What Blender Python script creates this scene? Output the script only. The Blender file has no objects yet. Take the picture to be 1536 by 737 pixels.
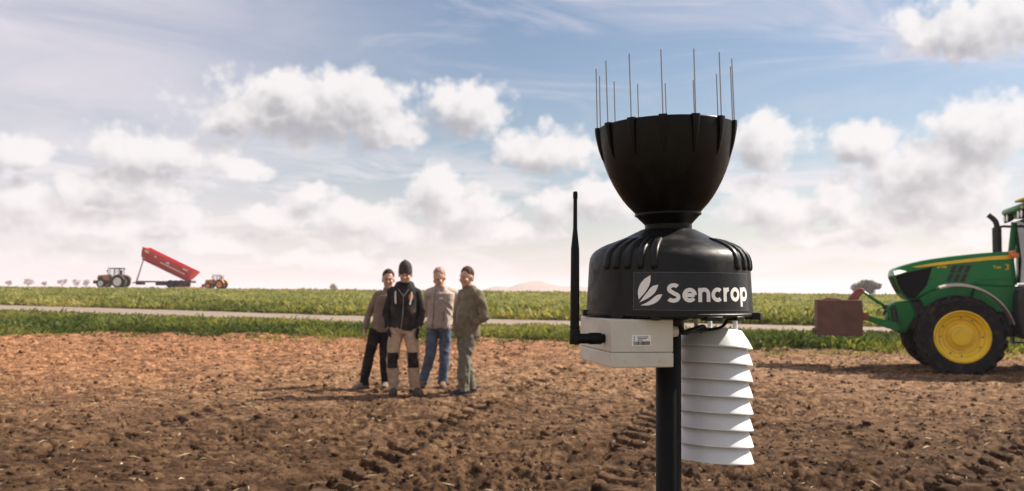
import bpy, bmesh, math, random
import numpy as np
from mathutils import Vector, Matrix, Euler
from mathutils.bvhtree import BVHTree

R = math.radians
random.seed(7)
rng = np.random.default_rng(11)
scene = bpy.context.scene
COL = scene.collection

# ------------------------------------------------------------------ camera
cam_d = bpy.data.cameras.new('camera')
cam_d.sensor_width = 36.0
cam_d.lens = 30.07
cam_d.clip_start = 0.05
cam_d.clip_end = 9000.0
cam_d.dof.use_dof = True
cam_d.dof.focus_distance = 0.97
cam_d.dof.aperture_fstop = 15.0
cam = bpy.data.objects.new('camera', cam_d)
COL.objects.link(cam)
cam.matrix_world = (Matrix.Translation((0, 0, 1.42)) @ Euler((R(93.04), 0, 0)).to_matrix().to_4x4()
                    @ Matrix.Rotation(R(0.485), 4, 'Z'))
scene.camera = cam

# ------------------------------------------------------------------ sun
SUN_AZ, SUN_EL = 70.0, 42.0        # degrees clockwise from +Y, above the horizon
sd = Vector((math.sin(R(SUN_AZ)) * math.cos(R(SUN_EL)), math.cos(R(SUN_AZ)) * math.cos(R(SUN_EL)), math.sin(R(SUN_EL))))
sun_d = bpy.data.lights.new('sun', 'SUN')
sun_d.energy = 5.0
sun_d.angle = R(0.53)
sun_d.color = (1.0, 0.91, 0.78)
sun = bpy.data.objects.new('sun', sun_d)
COL.objects.link(sun)
sun.rotation_euler = sd.to_track_quat('Z', 'Y').to_euler()

scene.view_settings.view_transform = 'Standard'
scene.view_settings.look = 'None'
scene.view_settings.exposure = 0.92
scene.view_settings.gamma = 1.0
scene.view_settings.use_curve_mapping = False
scene.render.engine = 'CYCLES'
scene.cycles.use_denoising = True
scene.cycles.max_bounces = 6
scene.cycles.transparent_max_bounces = 6
scene.cycles.diffuse_bounces = 3
scene.cycles.volume_bounces = 1

# ------------------------------------------------------------------ world: blue sky, cumulus field, pale horizon
class NT:
    """small helper to write node graphs as expressions"""
    def __init__(s, tree): s.t = tree
    def n(s, kind, **kw):
        nd = s.t.nodes.new(kind)
        for k, v in kw.items(): setattr(nd, k, v)
        return nd
    def put(s, sock, v):
        if isinstance(v, bpy.types.NodeSocket): s.t.links.new(v, sock)
        else: sock.default_value = v
    def m(s, op, a, b=0.0, c=None, clamp=False):
        nd = s.n('ShaderNodeMath', operation=op, use_clamp=clamp)
        s.put(nd.inputs[0], a); s.put(nd.inputs[1], b)
        if c is not None: s.put(nd.inputs[2], c)
        return nd.outputs[0]
    def step(s, lo, hi, v, out0=0.0, out1=1.0):
        nd = s.n('ShaderNodeMapRange', interpolation_type='SMOOTHSTEP')
        s.put(nd.inputs['Value'], v); s.put(nd.inputs['From Min'], lo); s.put(nd.inputs['From Max'], hi)
        s.put(nd.inputs['To Min'], out0); s.put(nd.inputs['To Max'], out1)
        return nd.outputs['Result']
    def noise(s, vec, scale, detail=4.0, rough=0.5, lac=2.0, dist=0.0, dim='3D'):
        nd = s.n('ShaderNodeTexNoise', noise_dimensions=dim)
        if vec is not None: s.put(nd.inputs['Vector'], vec)
        s.put(nd.inputs['Scale'], scale); s.put(nd.inputs['Detail'], detail)
        s.put(nd.inputs['Roughness'], rough); s.put(nd.inputs['Lacunarity'], lac); s.put(nd.inputs['Distortion'], dist)
        return nd.outputs['Fac'], nd.outputs['Color']
    def mix(s, f, a, b, blend='MIX'):
        nd = s.n('ShaderNodeMix', data_type='RGBA', blend_type=blend)
        s.put(nd.inputs[0], f)
        for k, v in ((6, a), (7, b)):
            if isinstance(v, tuple) and len(v) == 3: v = (*v, 1.0)
            s.put(nd.inputs[k], v)
        return nd.outputs[2]
    def xyz(s, x, y, z=0.0):
        nd = s.n('ShaderNodeCombineXYZ')
        s.put(nd.inputs[0], x); s.put(nd.inputs[1], y); s.put(nd.inputs[2], z)
        return nd.outputs[0]
    def vm(s, op, a, b):
        nd = s.n('ShaderNodeVectorMath', operation=op)
        s.put(nd.inputs[0], a)
        if op == 'SCALE': s.put(nd.inputs['Scale'], b)
        else: s.put(nd.inputs[1], b)
        return nd.outputs[0]

# cumulus: (azimuth, elevation, half width, half height) in degrees
CLOUDS = [(-13.3, 11.6, 6.77, 2.17), (-14.6, 12.9, 2.59, 1.3), (-10.3, 12.6, 3.24, 1.67), (-8.9, 10.8, 3.05, 1.32), (-17.9, 11.1, 2.23, 1.11), (-3.2,
          12.2, 2.76, 1.78), (-22.7, 8.2, 4.25, 1.48), (-17.8, 7.7, 1.94, 0.77), (-24.6, 6.1, 3.88, 1.02), (-30.1, 7.8, 1.74, 0.93), (2.1, 9.4, 3.21, 1.52),
          (16.7, 9.6, 2.29, 1.8), (25.8, 7.5, 4.34, 2.21), (29.0, 9.6, 2.9, 2.15), (22.6, 9.3, 1.98, 1.24), (20.7, 5.9, 1.72, 0.92), (26.3, 6.0, 3.95, 1.6),
          (28.8, 15.8, 4.29, 1.76), (25.7, 16.0, 1.45, 0.88), (-5.1, 6.6, 1.86, 1.6), (-3.5, 5.5, 2.76, 1.34), (-21.9, 4.4, 2.0,
          0.75), (-26.5, 3.6, 3.93, 1.12), (-29.7, 5.0, 2.09, 1.09), (-15.2, 4.7, 2.49, 0.95), (-10.1, 4.6, 3.12, 1.32), (-13.2, 6.3, 1.69, 0.65), (16.6, 5.5,
          3.12, 1.37), (23.7, 4.5, 3.0, 0.74), (5.9, 6.1, 2.65, 1.33), (2.8, 5.9, 2.23, 1.16), (-6.6, 3.7, 3.97, 0.89), (-20.1, 2.8, 3.94, 0.67), (0.1, 4.1,
          3.22, 0.8), (20.2, 3.5, 3.54, 0.59), (27.7, 3.6, 2.1, 0.63), (-26.8, 1.8, 3.91, 0.52), (-11.8, 2.0, 5.13, 0.52), (-33.7, 6.7,
          2.48, 1.12), (33.9, 7.6, 3.08, 2.22)]

grp = bpy.data.node_groups.new('cumulus_density', 'ShaderNodeTree')
grp.interface.new_socket('uv', in_out='INPUT', socket_type='NodeSocketVector')
grp.interface.new_socket('d', in_out='OUTPUT', socket_type='NodeSocketFloat')
grp.interface.new_socket('soft', in_out='OUTPUT', socket_type='NodeSocketFloat')
g = NT(grp)
gi = g.n('NodeGroupInput'); go = g.n('NodeGroupOutput')
uv = gi.outputs[0]
wf, wc = g.noise(uv, 0.42, 2.0, 0.55, dim='2D')
warp = g.vm('SCALE', g.vm('SUBTRACT', wc, (0.5, 0.5, 0.5)), 1.5)
wuv = g.vm('ADD', uv, warp)
su = g.n('ShaderNodeSeparateXYZ'); g.put(su.inputs[0], uv)
acc = None
for (u0, v0, ru, rv) in CLOUDS:
    nd = g.n('ShaderNodeVectorMath', operation='MULTIPLY_ADD')
    g.put(nd.inputs[0], wuv); nd.inputs[1].default_value = (0.84 / ru, 0.84 / rv, 0.0); nd.inputs[2].default_value = (-u0 * 0.84 / ru, -v0 * 0.84 / rv, 0.0)
    ln = g.n('ShaderNodeVectorMath', operation='LENGTH'); g.put(ln.inputs[0], nd.outputs[0])
    acc = ln.outputs['Value'] if acc is None else g.m('MINIMUM', acc, ln.outputs['Value'])
acc = g.m('SUBTRACT', 1.0, acc)
acc = g.m('MAXIMUM', acc, -0.9)
# the same kind of cumulus goes on all round the sky and overhead
far_f, _ = g.noise(wuv, 0.085, 1.0, 0.5, dim='2D')
far_e = g.m('MULTIPLY', g.m('SUBTRACT', far_f, 0.53), 5.0)
out_az = g.step(36.0, 42.0, g.m('ABSOLUTE', su.outputs[0]))
out_el = g.step(21.0, 26.0, su.outputs[1])
away = g.m('MAXIMUM', out_az, out_el)
far_e = g.m('ADD', g.m('MULTIPLY', away, g.m('ADD', far_e, 1.0)), -1.0)
acc = g.m('MAXIMUM', acc, far_e)
n1, _ = g.noise(uv, 0.46, 7.0, 0.56, dim='2D')
vo = g.n('ShaderNodeTexVoronoi', feature='F1', voronoi_dimensions='2D')
g.put(vo.inputs['Vector'], g.vm('ADD', uv, g.vm('SCALE', warp, 0.35)))
g.put(vo.inputs['Scale'], 0.95); vo.inputs['Detail'].default_value = 1.0
vo.inputs['Roughness'].default_value = 0.5
puff = g.m('SUBTRACT', 0.5, vo.outputs['Distance'])
d = g.m('ADD', g.m('MULTIPLY', acc, 1.15), g.m('MULTIPLY', g.m('SUBTRACT', n1, 0.5), 1.25))
d = g.m('ADD', d, g.m('MULTIPLY', puff, 0.30))
g.put(go.inputs[0], d)
n2, _ = g.noise(uv, 0.46, 2.2, 0.5, dim='2D')
sf = g.m('ADD', g.m('MULTIPLY', acc, 1.1), g.m('MULTIPLY', g.m('SUBTRACT', n2, 0.5), 0.85))
g.put(go.inputs[1], g.m('ADD', sf, g.m('MULTIPLY', puff, 0.28)))

world = bpy.data.worlds.new('World')
scene.world = world
world.use_nodes = True
world.cycles.sampling_method = 'MANUAL'
world.cycles.sample_map_resolution = 512
wt = world.node_tree
wt.nodes.clear()
w = NT(wt)
tc = w.n('ShaderNodeTexCoord')
sep = w.n('ShaderNodeSeparateXYZ'); w.put(sep.inputs[0], tc.outputs['Generated'])
az = w.m('MULTIPLY', w.m('ARCTAN2', sep.outputs[0], sep.outputs[1]), 57.2958)
el = w.m('MULTIPLY', w.m('ARCSINE', sep.outputs[2]), 57.2958)
uvw = w.xyz(az, el, 0.0)
g1 = w.n('ShaderNodeGroup'); g1.node_tree = grp; w.put(g1.inputs[0], uvw)
g2 = w.n('ShaderNodeGroup'); g2.node_tree = grp; w.put(g2.inputs[0], w.vm('ADD', uvw, (0.75, 1.35, 0.0)))
D1 = g1.outputs[0]; S1, S2 = g1.outputs[1], g2.outputs[1]
alpha = w.step(-0.17, 0.44, D1)
lit = w.m('MULTIPLY_ADD', w.m('SUBTRACT', S1, S2), 0.75, 0.74)
lit = w.m('SUBTRACT', lit, w.m('MULTIPLY', w.m('MAXIMUM', S1, 0.0), 0.50))
lit = w.m('ADD', lit, w.m('MULTIPLY', w.m('SUBTRACT', D1, S1), 0.35))
lit = w.step(0.0, 1.0, lit)
cloud = w.mix(lit, (4.0, 3.95, 4.2), (9.3, 8.95, 8.9))
sky = w.n('ShaderNodeTexSky', sky_type='NISHITA')
sky.sun_disc = False
sky.sun_elevation = R(SUN_EL)
sky.sun_rotation = R(SUN_AZ)
sky.air_density = 1.15
sky.dust_density = 0.9
sky.ozone_density = 2.2
# thin high veil, drawn out in streaks
cvec = w.xyz(w.m('ADD', w.m('MULTIPLY', az, 0.045), w.m('MULTIPLY', el, 0.06)), w.m('MULTIPLY', el, 0.19), 3.0)
cf, _ = w.noise(cvec, 1.25, 5.0, 0.58, dist=0.6, dim='2D')
veil = w.m('MULTIPLY', w.step(0.40, 0.78, cf), 0.55)
veil_glow = w.m('MULTIPLY', w.step(2.0, -32.0, az), 0.72)         # left sky paled: lens-flare glow put into the veil
veil = w.m('MAXIMUM', veil, w.m('MULTIPLY', veil_glow, w.step(0.2, 0.7, cf, 0.55, 1.0)))
skyc = w.mix(veil, sky.outputs[0], (8.9, 8.0, 8.5))
# ragged banks of thin low cloud between the cumulus
lvec = w.xyz(w.m('MULTIPLY', az, 0.16), w.m('MULTIPLY', el, 0.62), 0.0)
lf, _ = w.noise(lvec, 1.0, 5.0, 0.56, dist=0.4, dim='2D')
low = w.m('MULTIPLY', w.step(0.44, 0.66, lf), w.m('MULTIPLY', w.step(11.0, 6.0, el), 0.7))
skyc = w.mix(low, skyc, w.mix(w.step(0.5, 0.75, lf), (9.1, 8.6, 8.65), (8.4, 7.9, 8.15)))
skyc = w.mix(w.m('MULTIPLY', alpha, 0.93), skyc, cloud)
hz = w.m('POWER', 2.718, w.m('MULTIPLY', w.m('MAXIMUM', el, 0.0), -0.25))
skyc = w.mix(w.m('MULTIPLY', hz, 0.95), skyc, (9.5, 8.75, 8.8))
bg = w.n('ShaderNodeBackground'); w.put(bg.inputs[0], skyc); bg.inputs[1].default_value = 0.055
ow = w.n('ShaderNodeOutputWorld'); wt.links.new(bg.outputs[0], ow.inputs[0])

# ------------------------------------------------------------------ helpers
def mat(name, color, rough=0.6, metal=0.0, var=0.0, vscale=8.0, bump=0.0, bscale=60.0, spec=0.5, dirt=None, dscale=3.0, damt=0.5, coat=0.0):
    m_ = bpy.data.materials.new(name); m_.use_nodes = True
    t = NT(m_.node_tree); b = m_.node_tree.nodes['Principled BSDF']
    b.inputs['Roughness'].default_value = rough; b.inputs['Metallic'].default_value = metal
    b.inputs['Specular IOR Level'].default_value = spec
    b.inputs['Coat Weight'].default_value = coat
    col = (*color, 1.0)
    co = t.n('ShaderNodeTexCoord').outputs['Object']
    if var or dirt:
        f, _ = t.noise(co, vscale, 5.0, 0.6)
        lo = tuple(c * (1 - var) for c in color); hi = tuple(min(1, c * (1 + var)) for c in color)
        col = t.mix(t.step(0.3, 0.7, f), lo, hi)
        if dirt:
            f2, _ = t.noise(co, dscale, 7.0, 0.65)
            col = t.mix(t.m('MULTIPLY', t.step(0.45, 0.72, f2), damt), col, dirt)
            rr = t.m('ADD', t.m('MULTIPLY', t.step(0.45, 0.72, f2), 0.25), rough)
            t.put(b.inputs['Roughness'], rr)
    t.put(b.inputs['Base Color'], col)
    if bump:
        f3, _ = t.noise(co, bscale, 5.0, 0.6)
        bp = t.n('ShaderNodeBump'); bp.inputs['Strength'].default_value = bump; bp.inputs['Distance'].default_value = 0.4 / bscale
        t.put(bp.inputs['Height'], f3); t.put(b.inputs['Normal'], bp.outputs[0])
    return m_

def tag(o, label=None, cat=None, group=None, kind=None):
    if label: o['label'] = label
    if cat: o['category'] = cat
    if group: o['group'] = group
    if kind: o['kind'] = kind
    return o

def empty(name, loc=(0, 0, 0), rz=0.0, parent=None):
    o = bpy.data.objects.new(name, None); COL.objects.link(o)
    o.empty_display_size = 0.2
    o.location = loc; o.rotation_euler = (0, 0, rz)
    if parent: o.parent = parent
    return o

def link(name, me, m_, parent=None):
    if m_ is not None:
        me.materials.clear(); me.materials.append(m_)
    o = bpy.data.objects.new(name, me); COL.objects.link(o)
    if parent is not None: o.parent = parent
    return o

def obj(name, bm, m_, parent=None, smooth=True, bevel=0.0, seg=2, sharp=35):
    bmesh.ops.recalc_face_normals(bm, faces=bm.faces[:])
    me = bpy.data.meshes.new(name); bm.to_mesh(me); bm.free()
    if smooth: me.polygons.foreach_set('use_smooth', [True] * len(me.polygons))
    o = link(name, me, m_, parent)
    if bevel:
        md = o.modifiers.new('b', 'BEVEL'); md.width = bevel; md.segments = seg; md.limit_method = 'ANGLE'; md.angle_limit = R(30)
    if smooth and sharp: me.set_sharp_from_angle(angle=R(sharp))
    return o

def V(*a): return Vector(a)

def box(bm, c, s, rot=None):
    mtx = Matrix.Translation(c) @ (rot.to_4x4() if rot is not None else Matrix.Identity(4)) @ Matrix.Diagonal((*s, 1))
    bmesh.ops.create_cube(bm, size=1.0, matrix=mtx)
    return bm

def prism(bm, prof, y0, y1, axis='y'):
    """extrude a closed (x,z) outline from y0 to y1"""
    def P(a, b, t):
        return (a, t, b) if axis == 'y' else ((t, a, b) if axis == 'x' else (a, b, t))
    A = [bm.verts.new(P(a, b, y0)) for a, b in prof]; B = [bm.verts.new(P(a, b, y1)) for a, b in prof]
    n = len(prof)
    bm.faces.new(A); bm.faces.new(B[::-1])
    for i in range(n): bm.faces.new((A[i], B[i], B[(i + 1) % n], A[(i + 1) % n]))
    return bm

def lathe(bm, prof, n=48, mtx=None, close=True):
    """prof: (r, z) list turned about z"""
    rings = []
    for r_, z in prof:
        ring = []
        for k in range(n):
            a = 2 * math.pi * k / n
            p = Vector((r_ * math.cos(a), r_ * math.sin(a), z))
            ring.append(bm.verts.new(mtx @ p if mtx else p))
        rings.append(ring)
    for i in range(len(rings) - 1):
        for k in range(n):
            bm.faces.new((rings[i][k], rings[i][(k + 1) % n], rings[i + 1][(k + 1) % n], rings[i + 1][k]))
    if close == 'loop':
        for k in range(n):
            bm.faces.new((rings[-1][k], rings[-1][(k + 1) % n], rings[0][(k + 1) % n], rings[0][k]))
    elif close:
        bm.faces.new(rings[0][::-1]); bm.faces.new(rings[-1])
    return bm

def tube(bm, pts, rad, n=10, flat=1.0, up=None):
    """closed tube along points; rad a number or list; flat squashes the second axis"""
    pts = [Vector(p) for p in pts]; m = len(pts)
    if not isinstance(rad, (list, tuple)): rad = [rad] * m
    T = [(pts[min(i + 1, m - 1)] - pts[max(i - 1, 0)]).normalized() for i in range(m)]
    ref = Vector(up) if up is not None else (Vector((0, 0, 1)) if abs(T[0].z) < 0.9 else Vector((0, 1, 0)))
    rings = []
    for i in range(m):
        a = T[i].cross(ref)
        if a.length < 1e-5: a = T[i].cross(Vector((1, 0, 0)))
        a.normalize(); b = a.cross(T[i]).normalized()
        rings.append([bm.verts.new(pts[i] + (a * math.cos(2 * math.pi * k / n) + b * math.sin(2 * math.pi * k / n) * flat) * rad[i]) for k in range(n)])
    for i in range(m - 1):
        for k in range(n):
            bm.faces.new((rings[i][k], rings[i][(k + 1) % n], rings[i + 1][(k + 1) % n], rings[i + 1][k]))
    bm.faces.new(rings[0][::-1]); bm.faces.new(rings[-1])
    return bm

def ell(bm, c, r, rot=None, u=16, v=10):
    mtx = Matrix.Translation(c) @ (rot.to_4x4() if rot is not None else Matrix.Identity(4)) @ Matrix.Diagonal((*r, 1))
    bmesh.ops.create_uvsphere(bm, u_segments=u, v_segments=v, radius=1.0, matrix=mtx)
    return bm

def loft(bm, rings):
    """rings: list of lists of points, closed with caps"""
    rv = [[bm.verts.new(p) for p in r_] for r_ in rings]
    n = len(rv[0])
    for i in range(len(rv) - 1):
        for k in range(n):
            bm.faces.new((rv[i][k], rv[i][(k + 1) % n], rv[i + 1][(k + 1) % n], rv[i + 1][k]))
    bm.faces.new(rv[0][::-1]); bm.faces.new(rv[-1])
    return bm

# --- numpy value noise
_perm = rng.permutation(4096).astype(np.int64)
_perm = np.concatenate([_perm, _perm])
_val = rng.random(4096)
def vnoise(x, y, z=None):
    x = np.asarray(x, dtype=np.float64); y = np.asarray(y, dtype=np.float64)
    xi = np.floor(x).astype(np.int64); yi = np.floor(y).astype(np.int64)
    fx = x - xi; fy = y - yi
    fx = fx * fx * fx * (fx * (fx * 6 - 15) + 10); fy = fy * fy * fy * (fy * (fy * 6 - 15) + 10)
    if z is None:
        def h(i, j): return _val[_perm[(_perm[i & 4095] + j) & 4095]]
        a = h(xi, yi) * (1 - fx) + h(xi + 1, yi) * fx
        b = h(xi, yi + 1) * (1 - fx) + h(xi + 1, yi + 1) * fx
        return a * (1 - fy) + b * fy
    z = np.asarray(z, dtype=np.float64); zi = np.floor(z).astype(np.int64); fz = z - zi
    fz = fz * fz * (3 - 2 * fz)
    def h3(i, j, k): return _val[_perm[(_perm[(_perm[i & 4095] + j) & 4095] + k) & 4095]]
    def pl(k):
        a = h3(xi, yi, k) * (1 - fx) + h3(xi + 1, yi, k) * fx
        b = h3(xi, yi + 1, k) * (1 - fx) + h3(xi + 1, yi + 1, k) * fx
        return a * (1 - fy) + b * fy
    return pl(zi) * (1 - fz) + pl(zi + 1) * fz
def fbm(x, y, scale, octs=4, rough=0.5, seed=0.0):
    s = 0.0; a = 1.0; tot = 0.0; f = 1.0 / scale
    for o in range(octs):
        ca, sa = math.cos(0.6 * o + 0.3), math.sin(0.6 * o + 0.3)
        s = s + a * vnoise((x * ca - y * sa) * f + seed + 17.3 * o, (x * sa + y * ca) * f + seed * 1.7 + 9.1 * o)
        tot += a; a *= rough; f *= 2.03
    return s / tot
def smooth01(t):
    t = np.clip(t, 0, 1); return t * t * (3 - 2 * t)

# ------------------------------------------------------------------ terrain layout
def terrain(x, y):
    return 1.15 * smooth01((np.asarray(y, dtype=float) - 58.0) / 80.0)
SOIL_X = np.array([-60, -20, -14.3, -13.7, -13.2, -9.86, -4.5, 1.54, 6.4, 8.1, 9.4, 14, 40])
SOIL_Y = np.array([14, 20.5, 22.6, 25.6, 27.9, 27.2, 25.7, 23.9, 22.0, 21.5, 21.2, 20.2, 15.0])
NEAR_X = np.array([-120, -29.6, -17.6, -6.2, 2.4, 9.0, 12.8, 90]); NEAR_Y = np.array([90, 47.4, 40.8, 33.4, 31.0, 28.8, 27.8, 4.0])
FAR_X = np.array([-120, -36.5, -21.2, -7.6, 2.8, 10.65, 14.9, 90]); FAR_Y = np.array([101, 61.3, 51.8, 42.6, 38.2, 35.6, 34.0, 11.0])
def soil_edge(x): return np.interp(x, SOIL_X, SOIL_Y)
def road_near(x): return np.interp(x, NEAR_X, NEAR_Y)
def road_far(x): return np.interp(x, FAR_X, FAR_Y)

def mesh_np(name, verts, quads, m_, parent=None, smooth=True, tint=None):
    me = bpy.data.meshes.new(name)
    n = len(verts); k = len(quads)
    me.vertices.add(n); me.vertices.foreach_set('co', np.ascontiguousarray(verts, dtype=np.float32).ravel())
    w_ = quads.shape[1]
    me.loops.add(k * w_); me.loops.foreach_set('vertex_index', quads.astype(np.int32).ravel())
    me.polygons.add(k); me.polygons.foreach_set('loop_start', np.arange(0, k * w_, w_, dtype=np.int32))
    me.polygons.foreach_set('loop_total', np.full(k, w_, dtype=np.int32))
    if smooth: me.polygons.foreach_set('use_smooth', np.ones(k, dtype=bool))
    if tint is not None:
        at = me.attributes.new('tint', 'FLOAT', 'POINT'); at.data.foreach_set('value', np.asarray(tint, dtype=np.float32))
    me.update(); me.validate()
    return link(name, me, m_, parent)

def grid_quads(nr, nc):
    i = np.arange(nr - 1)[:, None] * nc + np.arange(nc - 1)[None, :]
    return np.stack([i, i + 1, i + nc + 1, i + nc], axis=-1).reshape(-1, 4)

# ------------------------------------------------------------------ soil
def soil_material(name):
    m_ = bpy.data.materials.new(name); m_.use_nodes = True
    t = NT(m_.node_tree); b = m_.node_tree.nodes['Principled BSDF']
    ge = t.n('ShaderNodeNewGeometry').outputs['Position']
    b.inputs['Roughness'].default_value = 0.95; b.inputs['Specular IOR Level'].default_value = 0.15
    big, _ = t.noise(ge, 0.22, 4.0, 0.6)
    mid, _ = t.noise(ge, 2.6, 6.0, 0.65)
    fine, _ = t.noise(ge, 17.0, 6.0, 0.7)
    col = t.mix(t.step(0.36, 0.64, mid), (0.125, 0.070, 0.040), (0.285, 0.175, 0.105))
    flk, _ = t.noise(t.vm('MULTIPLY', ge, (0.55, 1.0, 1.0)), 8.5, 4.0, 0.6, dist=0.8)
    col = t.mix(t.m('MULTIPLY', t.step(0.50, 0.62, flk), 0.8), col, (0.43, 0.29, 0.185))
    col = t.mix(t.m('MULTIPLY', t.step(0.47, 0.37, flk), 0.75), col, (0.065, 0.038, 0.025))
    col = t.mix(t.m('MULTIPLY', t.step(0.5, 0.68, fine), 0.5), col, (0.42, 0.285, 0.18))
    col = t.mix(t.m('MULTIPLY', t.step(0.5, 0.32, fine), 0.5), col, (0.070, 0.040, 0.026))
    # lens vignette put into the colour: soil darkened close to the camera
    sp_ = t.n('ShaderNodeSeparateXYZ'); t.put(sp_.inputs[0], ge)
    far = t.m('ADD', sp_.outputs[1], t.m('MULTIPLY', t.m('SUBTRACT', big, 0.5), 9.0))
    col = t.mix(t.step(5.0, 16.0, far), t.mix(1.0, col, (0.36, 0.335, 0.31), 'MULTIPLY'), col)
    damp, _ = t.noise(ge, 0.75, 5.0, 0.62)
    col = t.mix(t.m('MULTIPLY', t.step(0.50, 0.64, damp), 0.55), col, t.mix(1.0, col, (0.52, 0.48, 0.45), 'MULTIPLY'))
    left = t.m('SUBTRACT', far, t.m('MULTIPLY', sp_.outputs[0], 0.8))
    col = t.mix(t.m('MULTIPLY', t.step(12.0, 26.0, left), 0.6), col, t.mix(1.0, col, (1.40, 1.10, 0.95), 'MULTIPLY'))  # warm glow painted into the soil farther off and to the left
    col = t.mix(1.0, col, (0.95, 0.87, 0.775), 'MULTIPLY')
    t.put(b.inputs['Base Color'], col)
    bp = t.n('ShaderNodeBump'); bp.inputs['Strength'].default_value = 1.0; bp.inputs['Distance'].default_value = 0.06
    fb, _ = t.noise(ge, 11.0, 8.0, 0.72)
    t.put(bp.inputs['Height'], fb); t.put(b.inputs['Normal'], bp.outputs[0])
    return m_
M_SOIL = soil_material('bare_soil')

TRACKS = [  # (points, half width, lug pitch, depth, direction)
    ([(-1.7, 3.2), (-1.45, 6.2), (-1.15, 8.2), (-0.7, 10.2), (-0.05, 12.8), (0.9, 16.5)], 0.36, 0.40, 0.125, 1),
    ([(0.1, 3.2), (0.55, 6.2), (0.95, 8.2), (1.5, 10.2), (2.3, 12.8), (3.4, 16.5)], 0.36, 0.40, 0.12, 1),
    ([(-12, 9.0), (-7.2, 10.6), (-3.6, 13.2), (-1.5, 16.5), (0.4, 21.0)], 0.32, 0.32, 0.075, 1),
    ([(-13, 16.5), (-6.5, 18.6), (0, 19.4), (7.0, 17.2), (16, 14.2)], 0.32, 0.32, 0.075, 1),
    ([(-6.0, 3.6), (-4.4, 6.2), (-3.6, 8.4), (-3.4, 11.0)], 0.30, 0.34, 0.08, -1),
    ([(1.9, 4.2), (3.4, 6.6), (5.8, 9.0), (8.6, 11.2), (13, 13.4)], 0.32, 0.36, 0.08, -1),
]
def cells(x, y, size):
    """rounded clods: domes of random height on a jittered lattice"""
    X, Y = x / size, y / size; xi = np.floor(X).astype(np.int64); yi = np.floor(Y).astype(np.int64)
    best = np.zeros(X.shape)
    for dx in (-1, 0, 1):
        for dy in (-1, 0, 1):
            i, j = xi + dx, yi + dy; hsh = _perm[(_perm[i & 4095] + j) & 4095]
            jx = i + _val[hsh]; jy = j + _val[(hsh * 7 + 13) & 4095]; amp = _val[(hsh * 3 + 101) & 4095]; rad = 0.55 + 0.5 * _val[(hsh * 11 + 29) & 4095]
            d2 = ((X - jx) ** 2 + (Y - jy) ** 2) / rad ** 2
            best = np.maximum(best, np.sqrt(np.clip(1 - d2, 0, 1)) * (0.25 + 0.75 * amp))
    return best
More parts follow.
